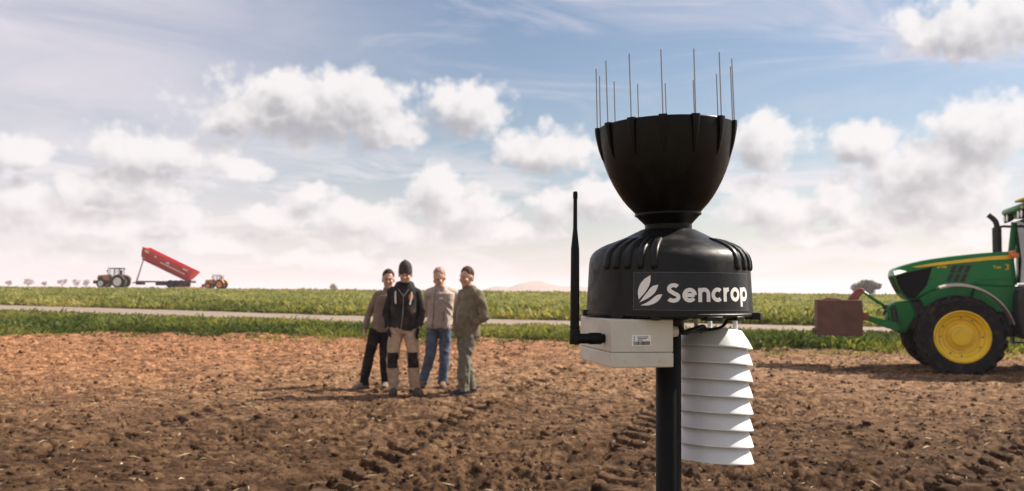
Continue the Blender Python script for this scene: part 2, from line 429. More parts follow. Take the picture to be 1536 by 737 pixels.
def soil_height(x, y):
    und = (fbm(x, y, 3.2, 3, 0.5, 3.0) - 0.5) * 0.10
    lump = (fbm(x, y, 0.75, 3, 0.55, 8.0) - 0.5) * 0.13
    wx = x + (fbm(x, y, 0.16, 3, 0.6, 51.0) - 0.5) * 0.22; wy = y + (fbm(x, y, 0.16, 3, 0.6, 57.0) - 0.5) * 0.22
    patchy = smooth01((fbm(x, y, 1.6, 3, 0.55, 31.0) - 0.40) / 0.25)
    big = cells(wx, wy, 0.24) * patchy
    mid = cells(wx + 40, wy, 0.115) * (0.65 + 0.35 * patchy)
    fine = cells(wx * 1.0, wy * 0.9 + 70, 0.066)
    rid = 1 - np.abs(fbm(x * 1.0 + y * 0.25, y * 0.8, 0.14, 4, 0.62, 43.0) - 0.5) * 2
    h = und + lump + big * 0.034 + mid * 0.034 + fine * 0.032 + (rid - 0.8) * 0.090 - 0.07
    h = h * (0.42 + 0.75 * smooth01((fbm(x, y, 1.15, 3, 0.55, 131.0) - 0.34) / 0.30))      # trodden and loose patches
    # coarse furrow ridges left by the last pass
    s = y * 0.93 + x * 0.37 + (fbm(x, y, 2.5, 2, 0.5, 61.0) - 0.5) * 1.4
    h = h + 0.018 * np.sin(s * 2 * math.pi / 0.62) * smooth01((fbm(x, y, 4.0, 2, 0.5, 71.0) - 0.35) / 0.3)
    for pts, hw, pitch, dep, sg in TRACKS:
        P = np.array(pts, dtype=float)
        # resample as smooth curve
        tt = np.linspace(0, len(P) - 1, 60)
        cx = np.interp(tt, np.arange(len(P)), P[:, 0]); cy = np.interp(tt, np.arange(len(P)), P[:, 1])
        for _ in range(4):
            cx[1:-1] = (cx[:-2] + 2 * cx[1:-1] + cx[2:]) / 4; cy[1:-1] = (cy[:-2] + 2 * cy[1:-1] + cy[2:]) / 4
        seg = np.hypot(np.diff(cx), np.diff(cy)); L = np.concatenate([[0], np.cumsum(seg)])
        best = np.full(x.shape, 1e9); S = np.zeros(x.shape); T = np.zeros(x.shape)
        near = (x > cx.min() - 1) & (x < cx.max() + 1) & (y > cy.min() - 1) & (y < cy.max() + 1)
        xs, ys = x[near], y[near]
        bb = np.full(xs.shape, 1e9); SS = np.zeros(xs.shape); TT = np.zeros(xs.shape)
        for i in range(len(seg)):
            ux, uy = (cx[i + 1] - cx[i]) / seg[i], (cy[i + 1] - cy[i]) / seg[i]
            rx, ry = xs - cx[i], ys - cy[i]
            a = np.clip(rx * ux + ry * uy, 0, seg[i]); dx, dy = rx - ux * a, ry - uy * a
            dd = np.hypot(dx, dy); sel = dd < bb
            bb[sel] = dd[sel]; SS[sel] = (L[i] + a)[sel]; TT[sel] = (ux * dy - uy * dx)[sel]
        wob = (fbm(xs, ys, 0.5, 3, 0.5, 91.0) - 0.5)
        inside = smooth01((hw + wob * 0.16 - np.abs(TT)) / 0.09)
        ph = (SS + sg * np.abs(TT) * 0.95 + wob * 0.10) / pitch + np.where(TT > 0, 0.5, 0.0)
        bar = smooth01((np.sin(ph * 2 * math.pi) + 0.05) / 0.75)
        fade = smooth01((fbm(xs, ys, 0.9, 3, 0.5, 101.0) - 0.28) / 0.22)
        ridge = np.exp(-((np.abs(TT) - hw - 0.08) / 0.09) ** 2)
        hh = h[near]
        hh = hh * (1 - 0.6 * inside * fade) - inside * fade * (0.012 + dep * bar) + ridge * 0.03 * fade
        h[near] = hh
    edge = soil_edge(x) - y
    h = h + 0.08 * np.exp(-((edge - 0.5) / 0.7) ** 2) * (0.4 + fbm(x, y, 0.8, 3, 0.6, 111.0))
    return h

NR, NC = 560, 1050
yrow = np.concatenate([np.linspace(-1.5, 4.6, 40)[:-1], 4.6 * (31.0 / 4.6) ** np.linspace(0, 1, NR - 39)])
ucol = np.linspace(-1, 1, NC)
Yg = np.repeat(yrow[:, None], NC, axis=1)
Xg = ucol[None, :] * (2.6 + 0.66 * np.maximum(Yg, 0))
Hh = soil_height(Xg.ravel(), Yg.ravel())
soil_verts = np.stack([Xg.ravel(), Yg.ravel(), Hh], axis=1)
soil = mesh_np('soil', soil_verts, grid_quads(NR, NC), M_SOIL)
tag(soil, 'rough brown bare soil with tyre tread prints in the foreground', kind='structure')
def soil_at(x, y):
    return float(soil_height(np.array([x], dtype=float), np.array([y], dtype=float))[0])

# the wide ground sheet that carries everything out to the horizon
gx = np.concatenate([-np.geomspace(6000, 60, 26), np.linspace(-55, 55, 23), np.geomspace(60, 6000, 26)])
gy = np.concatenate([np.array([-400, -120, -40, -12]), np.linspace(-4, 150, 78), np.geomspace(160, 7000, 30)])
GX, GY = np.meshgrid(gx, gy)
GZ = terrain(GX, GY) - 0.16
def ground_material():
    m_ = bpy.data.materials.new('field_ground'); m_.use_nodes = True
    t = NT(m_.node_tree); b = m_.node_tree.nodes['Principled BSDF']
    ge = t.n('ShaderNodeNewGeometry').outputs['Position']
    b.inputs['Roughness'].default_value = 0.95; b.inputs['Specular IOR Level'].default_value = 0.15
    a_, _ = t.noise(ge, 0.03, 4.0, 0.6); c_, _ = t.noise(ge, 1.6, 5.0, 0.6)
    col = t.mix(t.step(0.35, 0.65, c_), (0.17, 0.095, 0.052), (0.27, 0.165, 0.095))
    col = t.mix(t.step(0.5, 0.62, a_), col, (0.20, 0.19, 0.075))
    t.put(b.inputs['Base Color'], col)
    return m_
gsheet = mesh_np('ground', np.stack([GX.ravel(), GY.ravel(), GZ.ravel()], axis=1), grid_quads(len(gy), len(gx)), ground_material())
tag(gsheet, 'wide level farmland reaching the horizon', kind='structure')

# green ground under the verge and the crop, and the farm road between them
def strip_sheet(name, xs, lo, hi, nrow, zfun, m_):
    t_ = np.linspace(0, 1, nrow)[:, None]
    Yq = lo[None, :] * (1 - t_) + hi[None, :] * t_
    Xq = np.repeat(xs[None, :], nrow, axis=0)
    return mesh_np(name, np.stack([Xq.ravel(), Yq.ravel(), zfun(Xq, Yq).ravel()], axis=1), grid_quads(nrow, len(xs)), m_)

def sward_material(name, c0, c1, c2):
    m_ = bpy.data.materials.new(name); m_.use_nodes = True
    t = NT(m_.node_tree); b = m_.node_tree.nodes['Principled BSDF']
    ge = t.n('ShaderNodeNewGeometry').outputs['Position']
    b.inputs['Roughness'].default_value = 0.9; b.inputs['Specular IOR Level'].default_value = 0.2
    n_, _ = t.noise(ge, 0.6, 6.0, 0.65); f_, _ = t.noise(ge, 5.0, 5.0, 0.65)
    col = t.mix(t.step(0.35, 0.65, n_), c0, c1)
    col = t.mix(t.m('MULTIPLY', t.step(0.5, 0.7, f_), 0.7), col, c2)
    t.put(b.inputs['Base Color'], col)
    return m_
M_VERGE_G = sward_material('verge_ground', (0.055, 0.070, 0.020), (0.095, 0.105, 0.030), (0.15, 0.11, 0.06))
M_CROP_G = sward_material('crop_ground', (0.095, 0.115, 0.026), (0.145, 0.160, 0.036), (0.16, 0.15, 0.05))
xs_v = np.linspace(-45, 45, 361)
ragged = (fbm(xs_v, xs_v * 0 + 2.0, 1.3, 4, 0.62, 5.0) - 0.5) * 2.6
def verge_z(x, y):
    t_ = (y - soil_edge(x)) / np.maximum(road_near(x) - soil_edge(x), 1.0)
    return 0.02 + 0.06 * smooth01((t_ - 0.3) / 0.6) + (fbm(x, y, 2.0, 3, 0.5, 13.0) - 0.5) * 0.10
verge = strip_sheet('verge', xs_v, soil_edge(xs_v) + 0.2 + ragged, road_near(xs_v) + 0.6, 24,
                    verge_z, M_VERGE_G)
tag(verge, 'low green bank between bare soil and farm road', kind='structure')

def road_material():
    m_ = bpy.data.materials.new('road_surface'); m_.use_nodes = True
    t = NT(m_.node_tree); b = m_.node_tree.nodes['Principled BSDF']
    ge = t.n('ShaderNodeNewGeometry').outputs['Position']
    b.inputs['Roughness'].default_value = 0.85
    n_, _ = t.noise(ge, 0.8, 5.0, 0.6); f_, _ = t.noise(ge, 22.0, 4.0, 0.7)
    col = t.mix(t.step(0.3, 0.7, n_), (0.185, 0.138, 0.105), (0.26, 0.195, 0.150))
    col = t.mix(t.m('MULTIPLY', t.step(0.5, 0.75, f_), 0.4), col, (0.22, 0.16, 0.11))
    t.put(b.inputs['Base Color'], col)
    return m_
xs_r = np.linspace(-118, 88, 620)
road = strip_sheet('road', xs_r, road_near(xs_r), road_far(xs_r), 6, lambda x, y: terrain(x, y) + 0.12, road_material())
tag(road, 'pale worn farm road crossing behind the field', kind='structure')

xs_c = np.linspace(-130, 130, 400)
crop_g = strip_sheet('crop_field', xs_c, road_far(xs_c) - 0.3, np.full(len(xs_c), 131.0) + np.maximum(0, -xs_c - 60) * 0.2, 60,
                     lambda x, y: terrain(x, y) + 0.10 + (fbm(x, y, 5.0, 3, 0.5, 14.0) - 0.5) * 0.12, M_CROP_G)
tag(crop_g, 'broad level field of green crop beyond the road', kind='structure')

# ------------------------------------------------------------------ vegetation (uncountable leaves)
def leaf_material(name, c0, c1, c2, trans=0.35):
    m_ = bpy.data.materials.new(name); m_.use_nodes = True
    nt = m_.node_tree; t = NT(nt); b = nt.nodes['Principled BSDF']; out = nt.nodes['Material Output']
    at = t.n('ShaderNodeAttribute', attribute_name='tint').outputs['Fac']
    col = t.mix(t.step(0.0, 0.6, at), c0, c1)
    col = t.mix(t.step(0.6, 1.0, at), col, c2)
    t.put(b.inputs['Base Color'], col)
    b.inputs['Roughness'].default_value = 0.6; b.inputs['Specular IOR Level'].default_value = 0.15
    tr = t.n('ShaderNodeBsdfTranslucent'); t.put(tr.inputs[0], t.mix(1.0, col, (1.25, 1.2, 0.6), 'MULTIPLY'))
    mx = t.n('ShaderNodeMixShader'); mx.inputs[0].default_value = trans
    nt.links.new(b.outputs[0], mx.inputs[1]); nt.links.new(tr.outputs[0], mx.inputs[2]); nt.links.new(mx.outputs[0], out.inputs[0])
    return m_

def leaves(name, P, D, L, Wd, tint, m_, parent=None, bend=0.25):
    """rhombic leaves: root P, direction D, length L, width Wd"""
    n = len(P)
    D = D / np.linalg.norm(D, axis=1, keepdims=True)
    rnd = rng.normal(size=(n, 3))
    S = np.cross(D, rnd); S /= np.linalg.norm(S, axis=1, keepdims=True)
    tip = P + D * L[:, None]; tip[:, 2] -= bend * L * rng.random(n)
    mid = P + D * (L * 0.55)[:, None]
    v = np.stack([P, mid + S * Wd[:, None] * 0.5, tip, mid - S * Wd[:, None] * 0.5], axis=1).reshape(-1, 3)
    q = np.arange(n * 4).reshape(n, 4)
    return mesh_np(name, v, q, m_, parent, smooth=False, tint=np.repeat(tint, 4))

def clumps(n_cl, xr, yfun, keep, per, spread, hgt, llen, lwid, base, tc_=2.6, tb=0.0):
    """scatter clumps of leaves; returns arrays"""
    cx = rng.uniform(xr[0], xr[1], n_cl); cy = yfun(cx, rng.random(n_cl))
    k = keep(cx, cy); cx, cy = cx[k], cy[k]
    n = len(cx)
    sz = 0.55 + 0.9 * rng.random(n) ** 1.5
    dark = fbm(cx, cy, 4.0, 3, 0.5, 201.0)
    idx = np.repeat(np.arange(n), per)
    ang = rng.uniform(0, 2 * math.pi, n * per); rr = np.sqrt(rng.random(n * per)) * spread * sz[idx]
    x = cx[idx] + rr * np.cos(ang); y = cy[idx] + rr * np.sin(ang)
    z = base(x, y) + rng.random(n * per) * hgt * sz[idx] * (1 - 0.6 * rr / (spread * sz[idx] + 1e-6))
    D = np.stack([np.cos(ang) * (0.3 + 0.7 * rng.random(n * per)), np.sin(ang) * (0.3 + 0.7 * rng.random(n * per)), 0.25 + 0.9 * rng.random(n * per)], axis=1)
    L = llen * sz[idx] * (0.6 + 0.8 * rng.random(n * per)); W_ = lwid * sz[idx] * (0.6 + 0.8 * rng.random(n * per))
    tint = np.clip(0.5 + tb + tc_ * (dark[idx] - 0.5) + 0.25 * rng.normal(size=n)[idx] + 0.3 * (rng.random(n * per) - 0.4), 0, 1)
    return np.stack([x, y, z], axis=1), D, L, W_, tint

M_GRASS = leaf_material('verge_leaves', (0.045, 0.068, 0.016), (0.125, 0.152, 0.036), (0.24, 0.22, 0.075), 0.42)
M_CROP = leaf_material('crop_leaves', (0.088, 0.108, 0.029), (0.196, 0.204, 0.056), (0.32, 0.29, 0.10), 0.42)
in_view = lambda x, y: np.abs(x) < 0.68 * y + 3.0
# verge: long grass and weeds
parts = []
lo = lambda x: soil_edge(x) + 0.05 + np.interp(x, xs_v, ragged)
parts.append(clumps(17000, (-30, 26), lambda x, t: lo(x) + (road_near(x) - lo(x) - 0.2) * t, in_view, 11, 0.24, 0.06, 0.14, 0.036,
                    verge_z))
parts.append(clumps(2300, (-30, 26), lambda x, t: lo(x) + (road_near(x) - lo(x) - 3.2) * t ** 1.4, in_view, 40, 0.42, 0.20, 0.19, 0.042,
                    verge_z))
parts.append(clumps(420, (-20, 22), lambda x, t: lo(x) - 0.1 - 2.2 * t ** 2.2, in_view, 22, 0.16, 0.06, 0.13, 0.03, lambda x, y: soil_height(x, y) - 0.01))
A = [np.concatenate(z) for z in zip(*parts)]
tag(leaves('grass', *A, M_GRASS), 'tufty green weeds and grass along the soil edge', 'grass', kind='stuff')
# crop: leafy plants, dense near the road, coarser far away
parts = []
cb = lambda x, y: terrain(x, y) + 0.09
parts.append(clumps(15000, (-48, 32), lambda x, t: road_far(x) + 0.2 + 26 * t ** 1.25, in_view, 13, 0.34, 0.20, 0.22, 0.080, cb, 1.8, .06))
parts.append(clumps(2600, (-48, 32), lambda x, t: road_far(x) + 0.1 + 9 * t ** 1.6, in_view, 24, 0.5, 0.42, 0.28, 0.10, cb))
parts.append(clumps(13000, (-98, 98), lambda x, t: np.maximum(road_far(x) + 18, 58) + 72 * t, lambda x, y: in_view(x, y) & (y < 131), 10, 0.6, 0.16, 0.26, 0.13, cb, 1.1, .10))
A = [np.concatenate(z) for z in zip(*parts)]
tag(leaves('crop_plants', *A, M_CROP), 'dense green leafy crop plants filling the field', 'crop', kind='stuff')

# clods and stubble lying on the soil
def clods():
    ico = bmesh.new(); bmesh.ops.create_icosphere(ico, subdivisions=1, radius=1.0)
    bv = np.array([v.co[:] for v in ico.verts]); bf = np.array([[v.index for v in f.verts] for f in ico.faces]); ico.free()
    n = 15000
    y = 5.0 * (27.0 / 5.0) ** (rng.random(n) ** 0.9); x = rng.uniform(-1, 1, n) * (1.6 + 0.64 * y)
    k = (y < soil_edge(x) - 0.1); x, y = x[k], y[k]; n = len(x)
    s = 0.006 + 0.030 * rng.random(n) ** 6 + 0.010 * rng.random(n) ** 2
    s *= 0.8 + 0.03 * y
    z = soil_height(x, y) + s * 0.25
    sc = s[:, None] * rng.uniform(0.55, 1.35, (n, 3)); sc[:, 2] *= 0.72
    v = bv[None] * (1 + 0.28 * rng.normal(size=(n, len(bv), 1))) * sc[:, None, :]
    a = rng.uniform(0, 6.28, n); c_, s_ = np.cos(a)[:, None], np.sin(a)[:, None]
    vx = v[..., 0] * c_ - v[..., 1] * s_; vy = v[..., 0] * s_ + v[..., 1] * c_
    v = np.stack([vx + x[:, None], vy + y[:, None], v[..., 2] + z[:, None]], axis=-1).reshape(-1, 3)
    f = (bf[None] + (np.arange(n) * len(bv))[:, None, None]).reshape(-1, 3)
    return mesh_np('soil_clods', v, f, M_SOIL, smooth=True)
# bits of straw left in the soil
ns = 3200
sy_ = 5.0 * (24.0 / 5.0) ** rng.random(ns); sx_ = rng.uniform(-1, 1, ns) * (1.6 + 0.62 * sy_)
kp = sy_ < soil_edge(sx_) - 0.3; sx_, sy_ = sx_[kp], sy_[kp]; ns = len(sx_)
sa_ = rng.uniform(0, 6.28, ns)
M_STRAW = leaf_material('straw', (0.25, 0.17, 0.095), (0.40, 0.29, 0.17), (0.50, 0.40, 0.26), 0.1)
st_ = leaves('straw', np.stack([sx_, sy_, soil_height(sx_, sy_) + 0.008], axis=1), np.stack([np.cos(sa_), np.sin(sa_), rng.normal(0.05, 0.16, ns)], axis=1),
             0.04 + 0.12 * rng.random(ns) ** 2, 0.006 + 0.010 * rng.random(ns), rng.random(ns), M_STRAW)
tag(st_, 'short pale bits of straw lying in the bare soil', 'straw', kind='stuff')
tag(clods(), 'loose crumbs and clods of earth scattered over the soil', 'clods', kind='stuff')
#@@OBJECTS
# ------------------------------------------------------------------ weather station (about 1 m from the camera)
M_BLACK = mat('black_plastic', (0.006, 0.006, 0.0065), 0.40, var=0.2, vscale=40, bump=0.25, bscale=900, spec=0.28, dirt=(0.10, 0.085, 0.07), dscale=55, damt=0.09)
M_BLACK2 = mat('black_satin_plastic', (0.005, 0.005, 0.0055), 0.36, bump=0.12, bscale=700, spec=0.17, dirt=(0.08, 0.075, 0.07), dscale=60, damt=0.06)
M_POLE = mat('black_tube', (0.004, 0.004, 0.0045), 0.5, spec=0.15, bump=0.1, bscale=300)
M_STEEL = mat('spike_steel', (0.26, 0.255, 0.25), 0.35, metal=1.0)
M_BEIGE = mat('beige_enclosure', (0.56, 0.54, 0.48), 0.45, var=0.05, vscale=30, dirt=(0.40, 0.34, 0.27), dscale=18, damt=0.16)
M_WHITE = mat('white_louvre', (0.64, 0.655, 0.68), 0.38, var=0.03, vscale=20, dirt=(0.50, 0.48, 0.44), dscale=28, damt=0.22)
M_STICK = mat('dark_glossy_sticker', (0.010, 0.010, 0.011), 0.14, spec=0.3)
M_PRINT = mat('white_print', (0.78, 0.77, 0.76), 0.45)
M_EDGE = mat('sticker_edge', (0.10, 0.10, 0.105), 0.3)
M_LABEL = mat('paper_label', (0.80, 0.80, 0.80), 0.5)
M_INK = mat('label_ink', (0.03, 0.03, 0.035), 0.6)

SX, SY = 0.1885, 1.03
station = tag(empty('weather_station', (SX, SY, 0.0)), 'black rain gauge weather station on a black pole in the foreground', 'weather station')
K = 0.803e-3
def zp(py): return 1.42 + (438.5 - py) * K
# pole
bm = bmesh.new()
lathe(bm, [(0.0150, -0.35), (0.0150, zp(486)), (0.0145, zp(485))], 40)
obj('pole', bm, M_POLE, station)
# funnel, slightly off level
TILT = Matrix.Translation((0, 0, zp(340))) @ Matrix.Rotation(R(-1.7), 4, 'Y') @ Matrix.Translation((0, 0, -zp(340)))
prof = [(35.0, 347), (35.0, 337), (40, 331.5), (47.0, 324.5), (49.5, 323.2), (49.5, 320.2), (48.6, 319.6)]
outer = [(48.4, 319.4), (54, 313.5), (60, 307), (67, 298), (74, 287), (80.5, 275), (86.5, 262), (91.5, 249), (95.8, 235), (98.6, 221), (100.5, 207), (101.4, 197), (101.8, 191.5), (101.2, 190.3)]
inner = [(98.0, 190.3), (97.4, 192), (96.5, 205), (91, 235), (80, 265), (60, 298), (30, 318), (4, 324)]
bm = bmesh.new()
lathe(bm, [(r_ * K, zp(y_)) for r_, y_ in prof + outer + inner], 128, TILT)
funnel = obj('collector_funnel', bm, M_BLACK2, station, sharp=28)
ro = [(r_ * K, zp(y_)) for r_, y_ in outer]
def funnel_r(z):
    zs = [q[1] for q in ro]; rs = [q[0] for q in ro]
    return float(np.interp(z, zs, rs))
for k in range(14):
    a = R(-100.4 - 1.5 + k * 360 / 14)          # -100.4 faces the camera
    er = Vector((math.cos(a), math.sin(a), 0)); et = Vector((-math.sin(a), math.cos(a), 0))
    bm = bmesh.new(); rings = []
    for t in np.linspace(0, 1, 9):
        z = zp(189.5) - t * 0.0425
        rs = funnel_r(z)
        proud = 0.0040 * (1 - t) ** 0.55 + 0.0003
        hw = 0.0040 * (1 - t) + 0.0009
        pts = [er * (rs - 0.0015) - et * hw, er * (rs + proud * 0.75) - et * hw, er * (rs + proud) - et * hw * 0.6,
               er * (rs + proud) + et * hw * 0.6, er * (rs + proud * 0.75) + et * hw, er * (rs - 0.0015) + et * hw]
        rings.append([TILT @ (p + Vector((0, 0, z))) for p in pts])
    loft(bm, rings)
    obj('rib', bm, M_BLACK2, funnel, sharp=40)
    bm = bmesh.new()
    c0 = er * (funnel_r(zp(189.5)) + 0.0014)
    lean = Vector((random.uniform(-.0006, .0006), random.uniform(-.0006, .0006), 0))
    tube(bm, [TILT @ (c0 + Vector((0, 0, zp(193)))), TILT @ (c0 + lean + Vector((0, 0, zp(189.5) + 0.0735)))], 0.00075, 8)
    obj('spike', bm, M_STEEL, funnel)
# housing
hp = [(35.2, 349), (36.5, 346), (40, 345), (52, 351), (66, 358), (80, 363.5), (92, 368), (101, 372.3), (108.5, 377), (114, 382.5), (117.2, 389), (118.4, 397), (119.2, 410), (120.2, 430), (121.2, 450), (122, 466), (122, 468)]
def housing_r(z):
    zs = [zp(q[1]) for q in hp][::-1]; rs = [q[0] * K for q in hp][::-1]
    return float(np.interp(z, zs, rs))
bm = bmesh.new()
lathe(bm, [(r_ * K, zp(y_)) for r_, y_ in hp] + [(118 * K, zp(468)), (112 * K, zp(440))], 160)
housing = obj('housing', bm, M_BLACK, station, sharp=50)
# raised vent louvres in two groups
vent_az = [-46.5 + 9.3 * i for i in range(5)] + [53.5 + 9.6 * i for i in range(5)] + [150 + 9.5 * i for i in range(5)] + [-146 + 9.5 * i for i in range(5)]
vy = [360.5, 361.5, 364.5, 369, 374, 379, 385, 392, 400, 405, 407]
for a_ in vent_az:
    a = R(-100.4 + a_)
    er = Vector((math.cos(a), math.sin(a), 0)); et = Vector((-math.sin(a), math.cos(a), 0))
    bm = bmesh.new(); rings = []
    for i, y_ in enumerate(vy):
        z = zp(y_); r_ = housing_r(z)
        s_ = min(1.0, i / 1.6, (len(vy) - 1 - i) / 1.2)
        s_ = max(0.15, s_)
        hw = 0.0042 * (0.75 + 0.25 * s_) * s_ ** 0.3; pr = 0.0026 * s_
        # local outward normal of the profile
        dz = 1e-4; dr = (housing_r(z + dz) - housing_r(z - dz)) / (2 * dz)
        nn = (er + Vector((0, 0, -dr))).normalized()
        b_ = er * r_ + Vector((0, 0, z)) - nn * 0.0012
        rings.append([b_ - et * hw, b_ - et * hw * 0.85 + nn * (pr * 0.8 + .0012), b_ - et * hw * 0.5 + nn * (pr + .0012), b_ + et * hw * 0.5 + nn * (pr + .0012),
                      b_ + et * hw * 0.85 + nn * (pr * 0.8 + .0012), b_ + et * hw])
    loft(bm, rings)
    obj('vent_rib', bm, M_BLACK, housing, sharp=60)
# sticker on the housing front
def cyl(s, h, off):
    """s: arc length (px) right of the middle, h: photo row -> point just off the housing wall"""
    z = zp(h); r_ = housing_r(z) + off
    a = R(-100.4) + s / 120.5
    return Vector((r_ * math.cos(a), r_ * math.sin(a), z))
def cyl_patch(bm, s0, s1, h0, h1, off, ns=24, nh=3):
    vv = [[bm.verts.new(cyl(s0 + (s1 - s0) * i / ns, h0 + (h1 - h0) * j / nh, off)) for i in range(ns + 1)] for j in range(nh + 1)]
    for j in range(nh):
        for i in range(ns): bm.faces.new((vv[j][i], vv[j][i + 1], vv[j + 1][i + 1], vv[j + 1][i]))
ST0, ST1 = 120.5 * R(-23.0), 120.5 * R(66.0)
bm = bmesh.new(); cyl_patch(bm, ST0, ST1, 411, 463, 0.00025, 60, 4); obj('sticker', bm, M_STICK, housing, sharp=0)
bm = bmesh.new()
for q in ((ST0, ST1, 411, 411.5), (ST0, ST1, 462.5, 463), (ST0, ST0 + .6, 411.5, 462.5), (ST1 - .6, ST1, 411.5, 462.5)):
    cyl_patch(bm, *q, 0.0004, 60 if q[1] - q[0] > 2 else 1, 1 if q[3] - q[2] < 2 else 4)
obj('sticker_border', bm, M_EDGE, housing, sharp=0)

# stroke lettering (unit: x-height = 1, baseline y = 0)
def arc(cx, cy, r_, a0, a1, n=22, ry=None):
    return [(cx + r_ * math.cos(R(a0 + (a1 - a0) * i / n)), cy + (ry or r_) * math.sin(R(a0 + (a1 - a0) * i / n))) for i in range(n + 1)]
SW = 0.285
GL = {
 'S': ([arc(.47, .98, .30, 32, 100, 8, .235) + arc(.44, .965, .30, 112, 250, 12, .25)[0:] + arc(.47, .36, .32, 78, -90, 16, .245) + arc(.44, .36, .36, -100, -150, 8, .245)], .96),
 'e': ([arc(.5, .5, .375, 0, 322, 30), [(.14, .5), (.86, .5)]], 1.0),
 'n': ([[(.13, 0), (.13, 1.0)], [(.13, .55)] + arc(.45, .56, .32, 170, 0, 14) + [(.77, 0)]], .90),
 'c': ([arc(.5, .5, .375, 48, 312, 26)], .90),
 'r': ([[(.13, 0), (.13, 1.0)], [(.13, .5)] + arc(.5, .52, .36, 170, 88, 8)], .56),
 'o': ([arc(.5, .5, .375, 0, 360, 34)], 1.0),
 'p': ([[(.13, -.40), (.13, 1.0)], arc(.52, .5, .375, 0, 360, 34)], 1.0),
 '6': ([arc(.5, .42, .34, 0, 360, 24), [(.17, .45), (.25, .9), (.62, 1.3)]], 1.0),
 '1': ([[(.1, 1.05), (.4, 1.3), (.4, 0)]], .62),
 '7': ([[(.08, 1.2), (.85, 1.2), (.4, 0)]], .95),
 '5': ([[(.82, 1.22), (.22, 1.22), (.2, .75)] + arc(.44, .44, .36, 130, -140, 16)], .95),
 'R': ([[(.13, 0), (.13, 1.32)], [(.13, 1.22), (.5, 1.22)] + arc(.5, .92, .3, 85, -85, 10) + [(.13, .62)], [(.5, .62), (.85, 0)]], 1.0),
 'T': ([[(.0, 1.2), (.9, 1.2)], [(.45, 1.2), (.45, 0)]], .95),
 'i': ([[(.13, 0), (.13, .85)], [(.13, 1.1), (.13, 1.35)]], .32),
 '3': ([arc(.42, .97, .32, 140, -80, 14, .27) + arc(.42, .36, .36, 80, -145, 16, .30)], .95),
}
def stroke_strips(word, gap=0.13, sw=SW):
    """list of (left edge, right edge) polylines in letter units, and the total width"""
    x = 0.0; out = []
    for ch in word:
        if ch == ' ': x += 0.5; continue
        strokes, adv = GL[ch]
        for st in strokes:
            pts = []
            for i in range(len(st) - 1):       # resample long straight runs
                (x0, y0), (x1, y1) = st[i], st[i + 1]; m = max(1, int(math.hypot(x1 - x0, y1 - y0) / .12))
                pts += [(x0 + (x1 - x0) * j / m, y0 + (y1 - y0) * j / m) for j in range(m)]
            pts.append(st[-1])
            closed = math.hypot(pts[0][0] - pts[-1][0], pts[0][1] - pts[-1][1]) < 1e-6
            Lf, Rt = [], []
            for i, p in enumerate(pts):
                a = pts[i - 1] if i > 0 else (pts[-2] if closed else p); b = pts[i + 1] if i < len(pts) - 1 else (pts[1] if closed else p)
                dx, dy = b[0] - a[0], b[1] - a[1]; l = math.hypot(dx, dy) or 1
                nx, ny = -dy / l * sw / 2, dx / l * sw / 2
                Lf.append((x + p[0] + nx, p[1] + ny)); Rt.append((x + p[0] - nx, p[1] - ny))
            out.append((Lf, Rt))
        x += adv + gap
    return out, x - gap
def lettering(bm, strips, place):
    for i, (Lf, Rt) in enumerate(strips):
        A_ = [bm.verts.new(place(*p, i)) for p in Lf]; B_ = [bm.verts.new(place(*p, i)) for p in Rt]
        for k in range(len(A_) - 1): bm.faces.new((A_[k], A_[k + 1], B_[k + 1], B_[k]))
strips, wid = stroke_strips('Sencrop')
s0, s1 = 120.5 * R(-0.8), 120.5 * R(63.5); un = (s1 - s0) / wid
bm = bmesh.new()
lettering(bm, strips, lambda x, y, i: cyl(s0 + x * un, 452.2 - y * un - x * 0.35, 0.00048 + 0.00004 * (i % 4)))
obj('lettering', bm, M_PRINT, housing, sharp=0)
# three-leaf emblem, outlines as (left edge, right edge) rows in photo columns/rows
def emblem(edge_a, edge_b, nm):
    bm = bmesh.new(); n = 14
    def samp(e, t):
        k = t * (len(e) - 1); i = min(int(k), len(e) - 2); f = k - i
        return (e[i][0] * (1 - f) + e[i + 1][0] * f, e[i][1] * (1 - f) + e[i + 1][1] * f)
    rows = []
    for j in range(n + 1):
        a, b = samp(edge_a, j / n), samp(edge_b, j / n)
        rows.append([bm.verts.new(cyl(120.5 * math.asin(((a[0] * (1 - q / 5) + b[0] * q / 5) * .2714 + 840 - 1004) / 121.5), (a[1] * (1 - q / 5) + b[1] * q / 5) * .2714 + 320, 0.0005)) for q in range(6)])
    for j in range(n):
        for q in range(5): bm.faces.new((rows[j][q], rows[j][q + 1], rows[j + 1][q + 1], rows[j + 1][q]))
    bmesh.ops.remove_doubles(bm, verts=bm.verts[:], dist=1e-6)
    obj('emblem_leaf', bm, M_PRINT, housing, sharp=0)
emblem([(515, 351), (487, 368), (465, 392), (454, 418), (452, 445), (457, 474)], [(515, 351), (515, 380), (510, 402), (498, 424), (481, 448), (457, 474)], 0)
emblem([(555, 399), (530, 404), (514, 416), (501, 435), (484, 456), (461, 489)], [(555, 399), (547, 423), (535, 443), (518, 458), (496, 472), (461, 489)], 1)
emblem([(575, 447), (552, 449), (536, 459), (519, 475), (497, 490), (466, 504)], [(575, 447), (566, 467), (551, 484), (531, 496), (505, 504), (466, 504)], 2)
